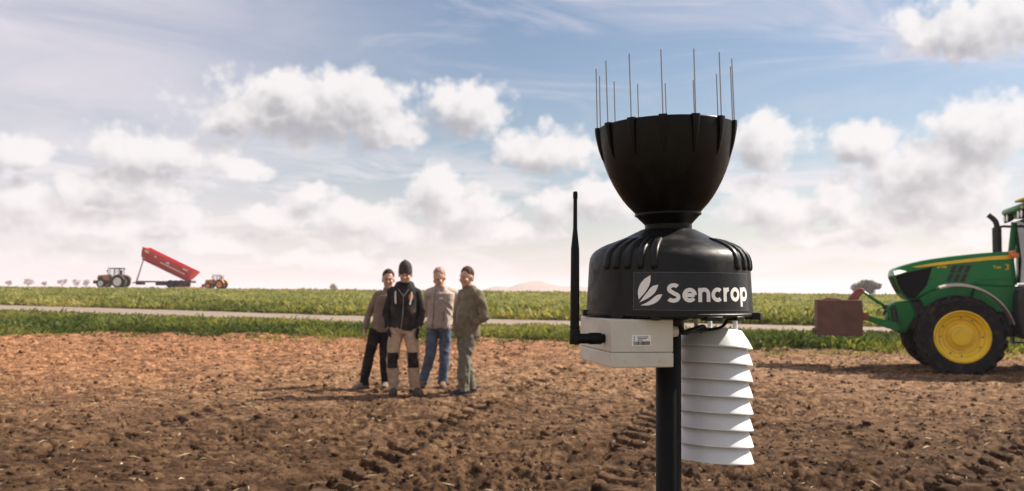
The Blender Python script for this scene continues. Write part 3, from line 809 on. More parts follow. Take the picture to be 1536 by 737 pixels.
# base flange with clips
bm = bmesh.new()
lathe(bm, [(123.5 * K, zp(467.5)), (124.5 * K, zp(468.5)), (124.5 * K, zp(471.5)), (121 * K, zp(474)), (30 * K, zp(474)), (18 * K, zp(472)), (18 * K, zp(469)), (110 * K, zp(467.5))], 128)
base = obj('base_plate', bm, M_BLACK, station, sharp=30)
def flange_tab(az, r0, r1, w_, h0, h1, name='clip'):
    a = R(-100.4 + az); rot = Matrix.Rotation(a, 3, 'Z')
    bm = bmesh.new(); box(bm, rot @ Vector(((r0 + r1) / 2 * K, 0, (zp(h0) + zp(h1)) / 2)), ((r1 - r0) * K, w_, zp(h0) - zp(h1)), rot)
    return obj(name, bm, M_BLACK, base, bevel=0.0008)
flange_tab(80, 112, 134, 0.030, 466.5, 476.5, 'mounting_tab')
flange_tab(-82, 112, 128, 0.026, 465.5, 474.5, 'mounting_tab')
for az_, w_ in ((-8, .010), (-34, .016), (30, .020), (52, .014), (150, .02), (-140, .02)): flange_tab(az_, 108, 125.5, w_, 471.0, 477.0)
# mounting bracket between flange and pole
bm = bmesh.new(); lathe(bm, [(0.0185, zp(500)), (0.0185, zp(480)), (0.030, zp(474.5)), (0.0155, zp(474.5)), (0.0155, zp(500))], 40, close='loop')
obj('pole_socket', bm, M_BLACK, base)

# beige sensor box
BO = Vector((0.1326 - SX, 1.0065 - SY, 0)); BR = Matrix.Rotation(R(11.5), 3, 'Z')
def bx_(x, y, z): return BR @ Vector((x, y, 0)) + BO + Vector((0, 0, z))
bm = bmesh.new(); box(bm, bx_(0, 0, (1.3534 + 1.3900) / 2), (0.0720, 0.1230, 1.3900 - 1.3534), BR)
sbox = obj('sensor_box', bm, M_BEIGE, station, bevel=0.0016, seg=3)
bm = bmesh.new(); box(bm, bx_(0, 0, (1.3370 + 1.3532) / 2), (0.0724, 0.1234, 1.3532 - 1.3370), BR)
obj('lid', bm, M_BEIGE, sbox, bevel=0.0014, seg=3)
for sx_ in (-0.018, 0.022):
    bm = bmesh.new(); tube(bm, [bx_(sx_, -0.0619, 1.3445), bx_(sx_, -0.0624, 1.3445)], 0.0030, 20); obj('screw_cap', bm, M_BEIGE, sbox)
# label with bar code
lc = (-0.0045 + 0.003, -0.0617, 1.3668)
bm = bmesh.new(); box(bm, bx_(*lc), (0.0225, 0.0003, 0.0118), BR); obj('label', bm, M_LABEL, sbox, smooth=False)
bm = bmesh.new(); x = -0.0092
rb = random.Random(5)
while x < 0.0092:
    wq = rb.choice((.00022, .00035, .0005, .0007)); box(bm, bx_(lc[0] + x + wq / 2, lc[1] - 0.0003, lc[2] - 0.0030), (wq, 0.0002, 0.0040), BR); x += wq + rb.choice((.0003, .0004, .0006))
for r_, (y_, x0, x1) in enumerate(((.0038, -.0050, .0075), (.0020, -.0045, .0060), (.0004, -.0045, .0015))):
    x = x0
    while x < x1:
        wq = rb.choice((.0005, .0007)); box(bm, bx_(lc[0] + x + wq / 2, lc[1] - 0.0003, lc[2] + y_), (wq, 0.0002, 0.0009), BR); x += wq + .0003
for y_ in (.0036, .0008): box(bm, bx_(lc[0] - .0085, lc[1] - 0.0003, lc[2] + y_), (.0013, .0002, .0013), BR)
obj('label_print', bm, M_INK, sbox, smooth=False)
# gland on the right side of the box, with the cables to the shield
bm = bmesh.new(); tube(bm, [bx_(0.034, -0.040, 1.3755), bx_(0.041, -0.040, 1.3755), bx_(0.0412, -0.040, 1.3755), bx_(0.049, -0.040, 1.3755)], [0.0085, 0.0085, 0.0066, 0.0058], 16)
obj('cable_gland', bm, M_BEIGE, sbox)
def smooth_path(pts, n=10):
    pts = [Vector(p) for p in pts]; out = []
    for i in range(len(pts) - 1):
        p0, p1, p2, p3 = pts[max(i - 1, 0)], pts[i], pts[i + 1], pts[min(i + 2, len(pts) - 1)]
        for k in range(n):
            t = k / n
            out.append(0.5 * ((2 * p1) + (p2 - p0) * t + (2 * p0 - 5 * p1 + 4 * p2 - p3) * t * t + (3 * p1 - p0 - 3 * p2 + p3) * t ** 3))
    return out + [pts[-1]]
g0 = bx_(0.048, -0.040, 1.3755)
for pts, r_ in (([g0, g0 + V(.010, .004, -.001), V(.036, -.018, 1.380), V(.043, .000, 1.377), V(.046, .03, 1.3722)], .0024),
                ([g0 + V(0, 0, -.002), g0 + V(.012, .006, -.0015), V(.040, -.015, 1.3755), V(.062, -.006, 1.3790), V(.074, .004, 1.3905)], .0019),
                ([g0 + V(0, 0, -.001), g0 + V(.013, .008, -.0025), V(.030, -.01, 1.3755), V(.040, .006, 1.3790), V(.0435, .02, 1.372)], .0019)):
    bm = bmesh.new(); tube(bm, smooth_path(pts), r_, 10); obj('cable', bm, M_BLACK2, station)
# antenna on the left of the box
aw = bx_(-0.036, -0.036, 1.3676); an = BR @ Vector((-1, 0, 0))
bm = bmesh.new(); tube(bm, [aw, aw + an * .004, aw + an * .0041, aw + an * .018, aw + an * .0182, aw + an * .034], [.0052, .0052, .0066, .0066, .0058, .0056], 18)
ant_joint = obj('antenna_connector', bm, M_BLACK2, station)
ac = aw + an * .0345
bm = bmesh.new(); q = 0.746e-3
ap = [(7.6, 516), (7.9, 514), (7.9, 497), (6.9, 494), (6.9, 492.4), (7.3, 492), (7.3, 488), (6.8, 487.5), (6.8, 470), (6.7, 430), (6.5, 400), (6.3, 374), (4.6, 357), (3.2, 343), (3.0, 320), (2.9, 298), (3.5, 297), (3.5, 289), (2.6, 286.8)]
lathe(bm, [(r_ * q, 1.42 + (437.3 - y_) * q) for r_, y_ in ap], 24, Matrix.Translation((ac.x, ac.y, 0)))
obj('antenna', bm, M_BLACK2, station, sharp=30)
# radiation shield: stack of white louvre plates
SH = V(0.2545 - SX, 1.08 - SY, 0)
ST_ = Matrix.Rotation(R(3.0), 3, 'Y') @ Matrix.Rotation(R(-5.0), 3, 'X')
shield = None
for i in range(8):
    zb = 1.3512 - 0.0200 * i
    mt = Matrix.Translation(SH + Vector((0.00012 * i, 0, zb))) @ ST_.to_4x4()
    rt = 0.0330 if i == 0 else 0.0375
    bm = bmesh.new()
    pr = [(0.0472, 0.0), (0.0474, 0.0010), (0.0469, 0.0020), ((0.0472 + rt) / 2 + .0012, 0.0116), (rt + .0012, 0.0216), (rt, 0.0226), (0.010, 0.0228), (0.010, 0.0212), (rt - .001, 0.0210), (0.0462, 0.0012)]
    if i: pr = pr[:6] + [(0.028, 0.0226), (0.028, 0.0210), (rt - .001, 0.0210), (0.0462, 0.0008)]
    lathe(bm, pr, 96, mt, close='loop')
    if i == 0:
        shield = obj('radiation_shield', bm, M_WHITE, station, sharp=40)
        top = mt
    else:
        obj('louvre_plate', bm, M_WHITE, shield, sharp=40)
bm = bmesh.new(); lathe(bm, [(0.020, 1.215), (0.020, 1.365)], 32, Matrix.Translation(SH)); obj('sensor_core', bm, M_WHITE, shield)
for dx, dy in ((-.024, -.010), (.0, .020), (.024, -.012)):
    bm = bmesh.new(); tube(bm, [SH + V(dx, dy, 1.366), SH + V(dx, dy, 1.395)], 0.0028, 16); obj('rod', bm, M_WHITE, shield)
# ------------------------------------------------------------------ people
def fuse(name, bm, m_, parent, voxel=0.009, smooth_it=4, wr=0.0, wscale=0.10, wdir=(1.0, 1.0, 0.55), seed=0.0):
    """join overlapping closed shapes into one continuous skin"""
    bmesh.ops.recalc_face_normals(bm, faces=bm.faces[:])
    me = bpy.data.meshes.new(name + '_raw'); bm.to_mesh(me); bm.free()
    o = bpy.data.objects.new(name + '_raw', me); COL.objects.link(o)
    md = o.modifiers.new('r', 'REMESH'); md.mode = 'VOXEL'; md.voxel_size = voxel
    if smooth_it:
        ms = o.modifiers.new('s', 'SMOOTH'); ms.iterations = smooth_it; ms.factor = 0.5
    dg = bpy.context.evaluated_depsgraph_get(); dg.update()
    me2 = bpy.data.meshes.new_from_object(o.evaluated_get(dg)); me2.name = name
    bpy.data.objects.remove(o); bpy.data.meshes.remove(me)
    if wr:
        n = len(me2.vertices); co = np.empty(n * 3, np.float32); no = np.empty(n * 3, np.float32)
        me2.vertices.foreach_get('co', co); me2.vertices.foreach_get('normal', no)
        co = co.reshape(-1, 3); no = no.reshape(-1, 3)
        q = co * np.array(wdir) / wscale + seed
        sh = vnoise(q[:, 0] * 0.6 + 5, q[:, 1] * 0.6, q[:, 2] * 0.6)
        a = vnoise(q[:, 0] + sh * 2, q[:, 1] + sh, q[:, 2] + q[:, 0] * 0.7 + sh * 2)
        b = vnoise(q[:, 0] * 2.1 + 9, q[:, 1] * 2.1 + sh * 2, q[:, 2] * 2.1 - q[:, 0])
        fold = (1 - np.abs(a - 0.5) * 4).clip(-1, 1) * 0.7 + (1 - np.abs(b - 0.5) * 4).clip(-1, 1) * 0.3
        co = co + no * (fold * wr)[:, None]
        me2.vertices.foreach_set('co', co.ravel())
    me2.polygons.foreach_set('use_smooth', np.ones(len(me2.polygons), dtype=bool)); me2.update()
    return link(name, me2, m_, parent)

def ring(c, rx, ry, yaw, n=28, p=2.3):
    out = []
    for k in range(n):
        a = 2 * math.pi * k / n; ca, sa = math.cos(a), math.sin(a)
        x = rx * math.copysign(abs(ca) ** (2 / p), ca); y = ry * math.copysign(abs(sa) ** (2 / p), sa)
        out.append(Vector((c[0] + x * math.cos(yaw) - y * math.sin(yaw), c[1] + x * math.sin(yaw) + y * math.cos(yaw), c[2])))
    return out

def limb(bm, a, b, c, ra, rb, rc, n=16, extra=0.0):
    """two-bone limb with a soft bend and swelling of the muscle"""
    a, b, c = Vector(a), Vector(b), Vector(c)
    pts, rad = [], []
    for t in (0, .25, .5, .75, .93): pts.append(a.lerp(b, t)); rad.append(ra + (rb - ra) * t + extra * math.sin(math.pi * t) * .5)
    mid = b + (b - (a + c) / 2) * 0.02
    pts.append(mid); rad.append(rb)
    for t in (.07, .3, .55, .8, 1.0): pts.append(b.lerp(c, t)); rad.append(rb + (rc - rb) * t + extra * math.sin(math.pi * min(1, t * 1.4)))
    return tube(bm, pts, rad, n)

def hand(bm, w_, d, side, r_=1.0, curl=0.6):
    """palm plus five bent fingers; w_ wrist, d direction of the hand, side = thumb direction"""
    w_ = Vector(w_); d = Vector(d).normalized(); s = Vector(side); s = (s - d * s.dot(d)).normalized(); nrm = d.cross(s).normalized()
    tube(bm, [w_ - d * .02, w_ + d * .02, w_ + d * .06, w_ + d * .092], [.026 * r_, .033 * r_, .041 * r_, .038 * r_], 12, flat=.42, up=nrm)
    for k, (o, l) in enumerate(((.030, .068), (.010, .078), (-.010, .072), (-.029, .056))):
        p0 = w_ + d * .085 + s * o; d1 = (d + nrm * -curl * .35).normalized(); d2 = (d + nrm * -curl * 1.1).normalized(); d3 = (d * .6 - nrm * curl * 1.6).normalized()
        p1 = p0 + d1 * l * .45; p2 = p1 + d2 * l * .32; p3 = p2 + d3 * l * .27
        tube(bm, [p0, p1, p2, p3], [.0098 * r_, .0094 * r_, .0086 * r_, .007 * r_], 8)
    p0 = w_ + d * .025 + s * .022
    p1 = p0 + (d * .6 + s * .9).normalized() * .035; p2 = p1 + (d * .95 + s * .25 - nrm * .3).normalized() * .034; p3 = p2 + (d - nrm * .4).normalized() * .024
    tube(bm, [p0, p1, p2, p3], [.013 * r_, .0115 * r_, .0102 * r_, .008 * r_], 8)

def person(name, label, loc, J, M, P):
    root = tag(empty(name, (loc[0], loc[1], soil_at(*loc) * 0.5)), label, 'person')
    yaw = R(P.get('yaw', 0)); bulk = P.get('bulk', 1.0)
    pel, chest, neck, hc = Vector(J['pelvis']), Vector(J['chest']), Vector(J['neck']), Vector(J['head'])
    HR = (Matrix.Rotation(R(P.get('head_yaw', 0)), 3, 'Z') @ Matrix.Rotation(R(P.get('head_roll', 0)), 3, 'Y') @ Matrix.Rotation(R(P.get('head_pitch', 0)), 3, 'X'))
    def spine(z):
        zs = [pel.z - .2, pel.z, chest.z, neck.z, hc.z]; pts = [pel, pel, chest, neck, hc]
        return Vector((np.interp(z, zs, [p.x for p in pts]), np.interp(z, zs, [p.y for p in pts]), z))
    HR = HR @ Matrix.Diagonal((1.11, 1.09, 1.10))
    def hd(x, y, z): return hc + HR @ Vector((x, y, z))
    # ---- body: one skin
    bm = bmesh.new()
    ell(bm, hd(0, .012, .030), (.076, .096, .104), HR)
    ell(bm, hd(0, -.012, -.045), (.062, .074, .066), HR)
    ell(bm, hd(0, -.058, -.088), (.030, .026, .024), HR)
    tube(bm, [hd(-.040, -.078, .030), hd(0, -.088, .034), hd(.040, -.078, .030)], [.008, .011, .008], 8)
    tube(bm, [hd(0, -.086, .026), hd(0, -.098, .0), hd(0, -.112, -.022), hd(0, -.094, -.032)], [.009, .010, .0165, .013], 10)
    for s in (-1, 1):
        ell(bm, hd(s * .036, -.062, -.020), (.027, .026, .026), HR)
        ell(bm, hd(s * .078, .016, -.004), (.010, .021, .033), HR)
    tube(bm, [hd(-.024, -.079, -.056), hd(0, -.088, -.054), hd(.024, -.079, -.056)], [.005, .0065, .005], 8)
    tube(bm, [spine(neck.z - .08), spine(neck.z), hd(0, .015, -.05)], [.066, .060, .060], 16)
    zs = np.linspace(pel.z - .05, neck.z - .03, 7)
    rr = [(.135, .095), (.145, .10), (.14, .095), (.15, .10), (.165, .105), (.15, .09), (.075, .06)]
    loft(bm, [ring(spine(z), a * bulk, b * bulk, yaw) for z, (a, b) in zip(zs, rr)])
    for s in 'LR':
        limb(bm, J['sh' + s], J['el' + s], J['wr' + s], .052, .042, .028)
        limb(bm, J['hip' + s], J['kn' + s], J['an' + s], .082, .056, .040)
        an_ = Vector(J['an' + s]); to = Vector(J['toe' + s])
        tube(bm, [an_ + V(0, 0, .0), Vector((an_.x, an_.y, .045)), Vector((to.x, to.y, .03)).lerp(Vector((an_.x, an_.y, .05)), .25)], [.040, .034, .024], 10)
        hand(bm, J['wr' + s], P['hdir' + s], P['hside' + s], 1.0, P.get('curl', .6))
    fuse('body', bm, M['skin'], root, 0.0075, 2)
    for s in (-1, 1):
        bm = bmesh.new(); ell(bm, hd(s * .031, -.0835, .010), (.0095, .005, .0045), HR, 10, 6); e_ = obj('eye', bm, M_EYE, root)
        bm = bmesh.new(); tube(bm, [hd(s * .014, -.094, .034), hd(s * .034, -.091, .040), hd(s * .052, -.078, .032)], [.003, .004, .002], 6); obj('eyebrow', bm, M['hair'], root)
    # ---- head cover
    if P.get('beanie'):
        bm = bmesh.new(); rings = []
        for z, k in ((-.012, .99), (.0, 1.03), (.012, 1.045), (.034, 1.04), (.040, 1.02), (.07, 1.0), (.10, .92), (.125, .78), (.145, .56), (.157, .30), (.161, .08)):
            rings.append([hd(math.cos(a) * .083 * k, .014 + math.sin(a) * .105 * k, z + .020 + .016 * (-math.sin(a))) for a in np.linspace(0, 2 * math.pi, 33)[:-1]])
        loft(bm, rings); obj('beanie', bm, M['beanie'], root, sharp=0)
    else:
        bm = bmesh.new(); hk = P.get('hair_k', 0.985)
        ell(bm, hd(0, .027, .056), (.0795 * hk, .095 * hk, .0965 * hk), HR, 24, 14)
        for s in (-1, 1): ell(bm, hd(s * .060, .030, .014), (.020 * hk, .038, .042), HR)
        ell(bm, hd(0, .07, -.01), (.055, .040, .055), HR)
        fuse('hair', bm, M['hair'], root, 0.007, 2, wr=.006, wscale=.035)
    # ---- trousers
    bm = bmesh.new(); tb = P.get('trouser', 1.0)
    zt = pel.z + .13
    loft(bm, [ring(spine(z), a * bulk, b * bulk, yaw) for z, a, b in ((pel.z - .10, .135, .105), (pel.z - .04, .168, .125), (pel.z + .03, .160, .118), (zt, .140, .10))])
    for s in 'LR':
        limb(bm, J['hip' + s], J['kn' + s], J['an' + s], .098 * tb, .078 * tb, .066 * tb, extra=.004)
        an_ = Vector(J['an' + s]); kd = (an_ - Vector(J['kn' + s])).normalized()
        tube(bm, [an_ - kd * .06, an_ + kd * .01, Vector((an_.x, an_.y, .055)) + kd * 0], [.066 * tb, .070 * tb, .074 * tb], 16)
    trousers = fuse('trousers', bm, M['trousers'], root, 0.009, 3, wr=P.get('wr_t', .007), wscale=.11, wdir=(.8, .8, 1.0), seed=loc[0] * 7)
    # ---- shoes
    for s in 'LR':
        an_ = Vector(J['an' + s]); to = Vector(J['toe' + s]); f = Vector((to.x - an_.x, to.y - an_.y, 0)).normalized()
        b0 = Vector((an_.x, an_.y, 0)); sd_ = Vector((-f.y, f.x, 0)); bm = bmesh.new()
        def sec(t, wdt, h0, h1): return [b0 + f * t + sd_ * (math.cos(a) * wdt) + Vector((0, 0, h0 + (h1 - h0) * (.5 + .5 * math.copysign(abs(math.sin(a)) ** .7, math.sin(a))))) for a in np.linspace(0, 2 * math.pi, 17)[:-1]]
        loft(bm, [sec(-.088, .022, .015, .07), sec(-.075, .036, .0, .125), sec(-.02, .042, .0, .14), sec(.04, .043, .0, .115), sec(.10, .049, .0, .082), sec(.15, .048, .0, .068), sec(.185, .036, .004, .055), sec(.20, .015, .012, .035)])
        shoe = fuse('shoe', bm, M['shoe'], root, .008, 2, wr=.002, wscale=.05)
        bm = bmesh.new()
        outl = [(-.092, .026), (-.05, .043), (.03, .044), (.10, .053), (.155, .050), (.195, .034), (.208, .012)]
        pts = [(t, k) for t, k in outl] + [(t, -k) for t, k in outl[::-1]]
        A_ = [bm.verts.new(b0 + f * t + sd_ * k + V(0, 0, -.004)) for t, k in pts]; B_ = [bm.verts.new(b0 + f * t + sd_ * k + V(0, 0, .022)) for t, k in pts]
        bm.faces.new(A_[::-1]); bm.faces.new(B_)
        for i in range(len(A_)): bm.faces.new((A_[i], A_[(i + 1) % len(A_)], B_[(i + 1) % len(A_)], B_[i]))
        obj('sole', bm, M['sole'], shoe, bevel=.004)
    # ---- jacket
    bm = bmesh.new(); hem = P.get('hem', pel.z - .06)
    jr = P.get('jrings') or [(hem, .178, .135), (hem + .05, .186, .142), (pel.z + .13, .178, .132), (chest.z - .10, .190, .135), (chest.z + .02, .204, .138), (chest.z + .10, .200, .128), (neck.z - .06, .150, .105), (neck.z - .015, .095, .085), (neck.z + .03, .078, .080), (neck.z + .045, .074, .076)]
    loft(bm, [ring(spine(z) + (Matrix.Rotation(yaw, 3, 'Z') @ Vector((0, q[3] if len(q) > 3 else 0, 0))), a * bulk, b * bulk, yaw) for q in jr for z, a, b in (q[:3],)])
    sl = P.get('sleeve', 1.0)
    for s in 'LR':
        sh_, el_, wr_ = Vector(J['sh' + s]), Vector(J['el' + s]), Vector(J['wr' + s])
        ell(bm, sh_, (.078 * sl, .074 * sl, .070 * sl))
        tube(bm, [spine(sh_.z + .01).lerp(sh_, .35) + V(0, 0, .03), sh_ + V(0, 0, .0)], [.075, .072], 14)
        limb(bm, sh_, el_, wr_.lerp(el_, .06), .074 * sl, .060 * sl, .045 * sl, extra=.002)
        d_ = (wr_ - el_).normalized(); cw = wr_.lerp(el_, .1)
        tube(bm, [cw - d_ * .02, cw + d_ * .012], [.047 * sl, .043 * sl], 14)
    if P.get('hood'):
        F_ = Matrix.Rotation(yaw, 3, 'Z')
        tube(bm, [spine(neck.z - .03) + F_ @ V(*q) for q in ((-.07, -.075, -.05), (-.105, -.01, .0), (-.08, .075, .03), (0, .105, .035), (.08, .075, .03), (.105, -.01, .0), (.07, -.075, -.05))], [.022, .034, .046, .055, .046, .034, .022], 12)
    jacket = fuse('jacket', bm, M['jacket'], root, 0.009, 3, wr=P.get('wr_j', .008), wscale=.13, seed=loc[0] * 3 + 4)
    return root, jacket, trousers, hd, HR

_bvh = {}
def project(surface, pts, front, off=0.004):
    """drop points along the front direction onto a garment; local coordinates"""
    me = surface.data
    bvh = _bvh.get(surface.name) or BVHTree.FromPolygons([v.co for v in me.vertices], [p.vertices for p in me.polygons])
    _bvh[surface.name] = bvh
    f = Vector(front).normalized(); out = []
    last = None
    for p in pts:
        p = Vector(p); hit = bvh.ray_cast(p - f * 0.6, f, 1.6)
        q = hit[0] if hit[0] is not None else (last if last is not None else p)
        last = q; out.append(q - f * off)
    return out
def cord(name, surface, pts, front, r_, m_, parent, off=0.002, flat=1.0):
    P_ = []
    for i in range(len(pts) - 1):
        a, b = Vector(pts[i]), Vector(pts[i + 1]); n = max(2, int((b - a).length / .015))
        P_ += [a.lerp(b, k / n) for k in range(n)]
    P_.append(Vector(pts[-1]))
    bm = bmesh.new(); tube(bm, project(surface, P_, front, off), r_, 8, flat=flat, up=front); return obj(name, bm, m_, parent)
def patch(name, surface, c, su, sv, front, m_, parent, nu=10, nv=12, off=0.004, shape=None):
    """a thin cloth patch lying on a garment, centre c, half sizes su, sv (vectors)"""
    c, su, sv = Vector(c), Vector(su), Vector(sv); pts = []
    for j in range(nv + 1):
        for i in range(nu + 1):
            a, b = -1 + 2 * i / nu, -1 + 2 * j / nv
            if shape: a *= shape(b)
            pts.append(c + su * a + sv * b)
    q = project(surface, pts, front, off); bm = bmesh.new(); vs = [bm.verts.new(p) for p in q]
    f = Vector(front).normalized(); n1_ = nu + 1
    bk = [bm.verts.new(p + f * (off + .004)) for p in q]
    for j in range(nv):
        for i in range(nu):
            k = j * n1_ + i
            bm.faces.new((vs[k], vs[k + 1], vs[k + n1_ + 1], vs[k + n1_])); bm.faces.new((bk[k], bk[k + n1_], bk[k + n1_ + 1], bk[k + 1]))
    rim = [i for i in range(n1_)] + [j * n1_ + nu for j in range(1, nv + 1)] + [nv * n1_ + i for i in range(nu - 1, -1, -1)] + [j * n1_ for j in range(nv - 1, 0, -1)]
    for a, b in zip(rim, rim[1:] + rim[:1]): bm.faces.new((vs[a], bk[a], bk[b], vs[b]))
    return obj(name, bm, m_, parent)

def cloth(name, c, var=.15, rough=.9): return mat(name, c, rough, var=var, vscale=14, bump=.35, bscale=260, spec=.2, dirt=(0.25, 0.17, 0.11), dscale=5, damt=.18)
def skin_m(name, c): return mat(name, c, .5, var=.14, vscale=30, bump=.1, bscale=150, spec=.4)
M_EYE = mat('eye', (0.03, 0.022, 0.018), .3)
M_SOLE = mat('rubber_sole', (0.06, 0.05, 0.042), .8, dirt=(0.22, 0.14, 0.09), dscale=14, damt=.7)
M_DARKHAIR = mat('dark_hair', (0.035, 0.022, 0.016), .7, spec=.15, var=.4, vscale=80)
M_BROWNHAIR = mat('brown_hair', (0.075, 0.042, 0.026), .7, spec=.15, var=.4, vscale=80)
M_STUBBLE = mat('stubble_hair', (0.31, 0.19, 0.135), .65, var=.2, vscale=90)
M_ZIP = mat('zip_metal', (0.35, 0.32, 0.29), .4, metal=.6)
M_WCORD = mat('white_cord', (0.78, 0.76, 0.72), .8)
M_ORANGE = mat('orange_print', (0.55, 0.20, 0.05), .8, var=.2, vscale=60)
M_KNEE = cloth('knee_pad_cloth', (0.012, 0.011, 0.011))
M_DARKLINE = cloth('dark_seam', (0.035, 0.028, 0.025))

# 1: grey-brown sweater, black trousers, standing at the left
J = dict(pelvis=(.085, .02, .92), chest=(.155, .01, 1.27), neck=(.18, .0, 1.45), head=(.185, -.02, 1.61),
         shL=(.005, .0, 1.36), elL=(-.115, .03, 1.08), wrL=(-.155, -.04, .865), shR=(.315, .03, 1.37), elR=(.37, .10, 1.10), wrR=(.33, .02, .88),
         hipL=(.01, .0, .88), knL=(-.085, -.02, .47), anL=(-.155, .0, .10), toeL=(-.27, -.13, 0), hipR=(.145, .03, .88), knR=(.140, .02, .47), anR=(.150, .12, .10), toeR=(.16, -.06, 0))
MM = dict(skin=skin_m('skin_a', (0.47, 0.27, 0.185)), hair=M_DARKHAIR, trousers=cloth('black_trousers', (0.012, 0.011, 0.012)), shoe=cloth('grey_shoe', (0.20, 0.165, 0.13)), sole=M_SOLE,
          jacket=cloth('grey_brown_sweater', (0.20, 0.150, 0.118)))
r1, j1, t1, _, _ = person('person', 'man in grey-brown sweater and black trousers, half hidden behind the beanie wearer', (-2.02, 12.75), J, MM,
    dict(yaw=12, head_yaw=8, head_pitch=6, hdirL=(-.05, -.1, -1), hsideL=(.25, -1, 0), hdirR=(0, -.2, -1), hsideR=(-.3, -1, 0), hem=.84, sleeve=.76, bulk=.80, wr_j=.011, trouser=.92))
for k in range(6):      # a column of orange print down the front
    patch('chest_print', j1, (.185 - .012 * (k % 2) , -.3, 1.26 - .055 * k), (.016, 0, 0), (0, 0, .020), (0, 1, 0), M_ORANGE, j1, 3, 3)

# 2: beanie, dark hooded jacket, beige work trousers
J = dict(pelvis=(.0, .0, .93), chest=(.0, -.02, 1.30), neck=(.01, -.05, 1.50), head=(.025, -.10, 1.635),
         shL=(-.160, -.01, 1.39), elL=(-.240, .06, 1.10), wrL=(-.205, -.06, .895), shR=(.160, -.01, 1.39), elR=(.240, .06, 1.11), wrR=(.210, -.05, .905),
         hipL=(-.095, .0, .90), knL=(-.140, -.04, .46), anL=(-.120, .03, .10), toeL=(-.13, -.17, 0), hipR=(.095, .0, .90), knR=(.145, -.02, .46), anR=(.150, .06, .10), toeR=(.29, -.11, 0))
MM = dict(skin=skin_m('skin_b', (0.54, 0.32, 0.23)), hair=M_BROWNHAIR, beanie=cloth('grey_knit', (0.060, 0.050, 0.052)), trousers=cloth('beige_work_trousers', (0.42, 0.30, 0.20)), shoe=cloth('dark_boot', (0.07, 0.052, 0.04)), sole=M_SOLE,
          jacket=cloth('dark_hooded_jacket', (0.020, 0.018, 0.020)))
r2, j2, t2, hd2, HR2 = person('person', 'man in grey beanie and dark hooded jacket with white cords, hands at his pockets', (-1.48, 11.80), J, MM,
    dict(yaw=2, beanie=True, hood=True, head_yaw=4, head_pitch=14, hdirL=(.25, -.1, -1), hsideL=(.3, -1, 0), hdirR=(-.22, -.1, -1), hsideR=(-.3, -1, 0), hem=.90, wr_j=.016, trouser=1.0, wr_t=.014, sleeve=.94,
         jrings=[(.875, .158, .135), (.93, .172, .142), (1.05, .168, .136), (1.18, .172, .135), (1.31, .180, .135), (1.40, .172, .122), (1.455, .140, .108), (1.50, .098, .092), (1.53, .080, .085)]))
bm = bmesh.new(); nk = Vector((.012, -.055, 1.50))
loft(bm, [ring(nk + V(.004 * k, -.010 * k, -.035 + .022 * k), a, a * 1.08, 0) for k, a in enumerate((.084, .080, .083, .076))])
obj('neck_gaiter', bm, M_KNEE, r2, sharp=0)
cord('zip', j2, [(.012, 0, 1.38), (.010, 0, 1.2), (.0, 0, 1.05), (-.02, 0, .90)], (0, 1, 0), .0045, M_ZIP, j2)
cord('drawstring', j2, [(-.062, 0, 1.44), (-.036, 0, 1.41), (.006, 0, 1.345)], (0, 1, 0), .0055, M_ZIP, j2)
cord('drawstring', j2, [(.085, 0, 1.44), (.060, 0, 1.41), (.024, 0, 1.345)], (0, 1, 0), .0055, M_ZIP, j2)
cord('drawstring', j2, [(-.100, 0, 1.41), (-.103, 0, 1.36), (-.094, 0, 1.24)], (0, 1, 0), .0100, M_WCORD, j2)
cord('drawstring', j2, [(.118, 0, 1.40), (.116, 0, 1.35), (.096, 0, 1.23)], (0, 1, 0), .0100, M_WCORD, j2)
patch('chest_print', j2, (.112, 0, 1.335), (.034, 0, 0), (0, 0, .045), (0, 1, 0), M_ORANGE, j2, 6, 6, shape=lambda b: math.sqrt(max(0.05, 1 - b * b)))
for x_, z_ in ((-.130, .47), (.145, .475)): patch('knee_pad', t2, (x_, 0, z_), (.074, 0, 0), (0, 0, .105), (0, 1, 0), M_KNEE, t2, 10, 10, off=.005)
for s_, h_ in (('L', (-.205, -.06, .895)), ('R', (.210, -.05, .905))):  # dark shells over the hands: their shade put into the colour
    bm = bmesh.new(); hand(bm, h_, (.25 if s_ == 'L' else -.22, -.1, -1), (.3 if s_ == 'L' else -.3, -1, 0), 1.18, .6); fuse('shaded_hand', bm, M_KNEE, r2, .007, 2)

# 3: pale grey-beige jacket, jeans, shaved head
J = dict(pelvis=(.04, .0, .92), chest=(.06, .0, 1.28), neck=(.055, -.03, 1.455), head=(.035, -.08, 1.60),
         shL=(-.105, -.03, 1.375), elL=(-.165, .12, 1.12), wrL=(-.06, .20, 1.06), shR=(.235, .04, 1.375), elR=(.295, .14, 1.11), wrR=(.13, .21, 1.06),
         hipL=(-.05, .0, .89), knL=(-.085, -.03, .47), anL=(-.185, .05, .10), toeL=(-.24, -.12, 0), hipR=(.125, .0, .89), knR=(.125, -.02, .46), anR=(.095, .02, .10), toeR=(.12, -.18, 0))
MM = dict(skin=skin_m('skin_c', (0.54, 0.32, 0.225)), hair=M_STUBBLE, trousers=cloth('blue_jeans', (0.085, 0.115, 0.170), .3), shoe=cloth('brown_shoe', (0.20, 0.115, 0.075)), sole=M_SOLE,
          jacket=cloth('pale_fleece', (0.40, 0.33, 0.28)))
r3, j3, t3, _, _ = person('person', 'man with shaved head, pale zipped jacket and blue jeans, looking down', (-1.10, 12.65), J, MM,
    dict(yaw=-14, head_yaw=-22, head_pitch=22, hair_k=.955, hdirL=(.8, -.1, -.2), hsideL=(0, 0, 1), hdirR=(-.8, -.1, -.2), hsideR=(0, 0, 1), hem=.87, wr_j=.014, trouser=.93, wr_t=.013, sleeve=1.02))
f3 = (math.sin(R(14)), math.cos(R(14)), 0)
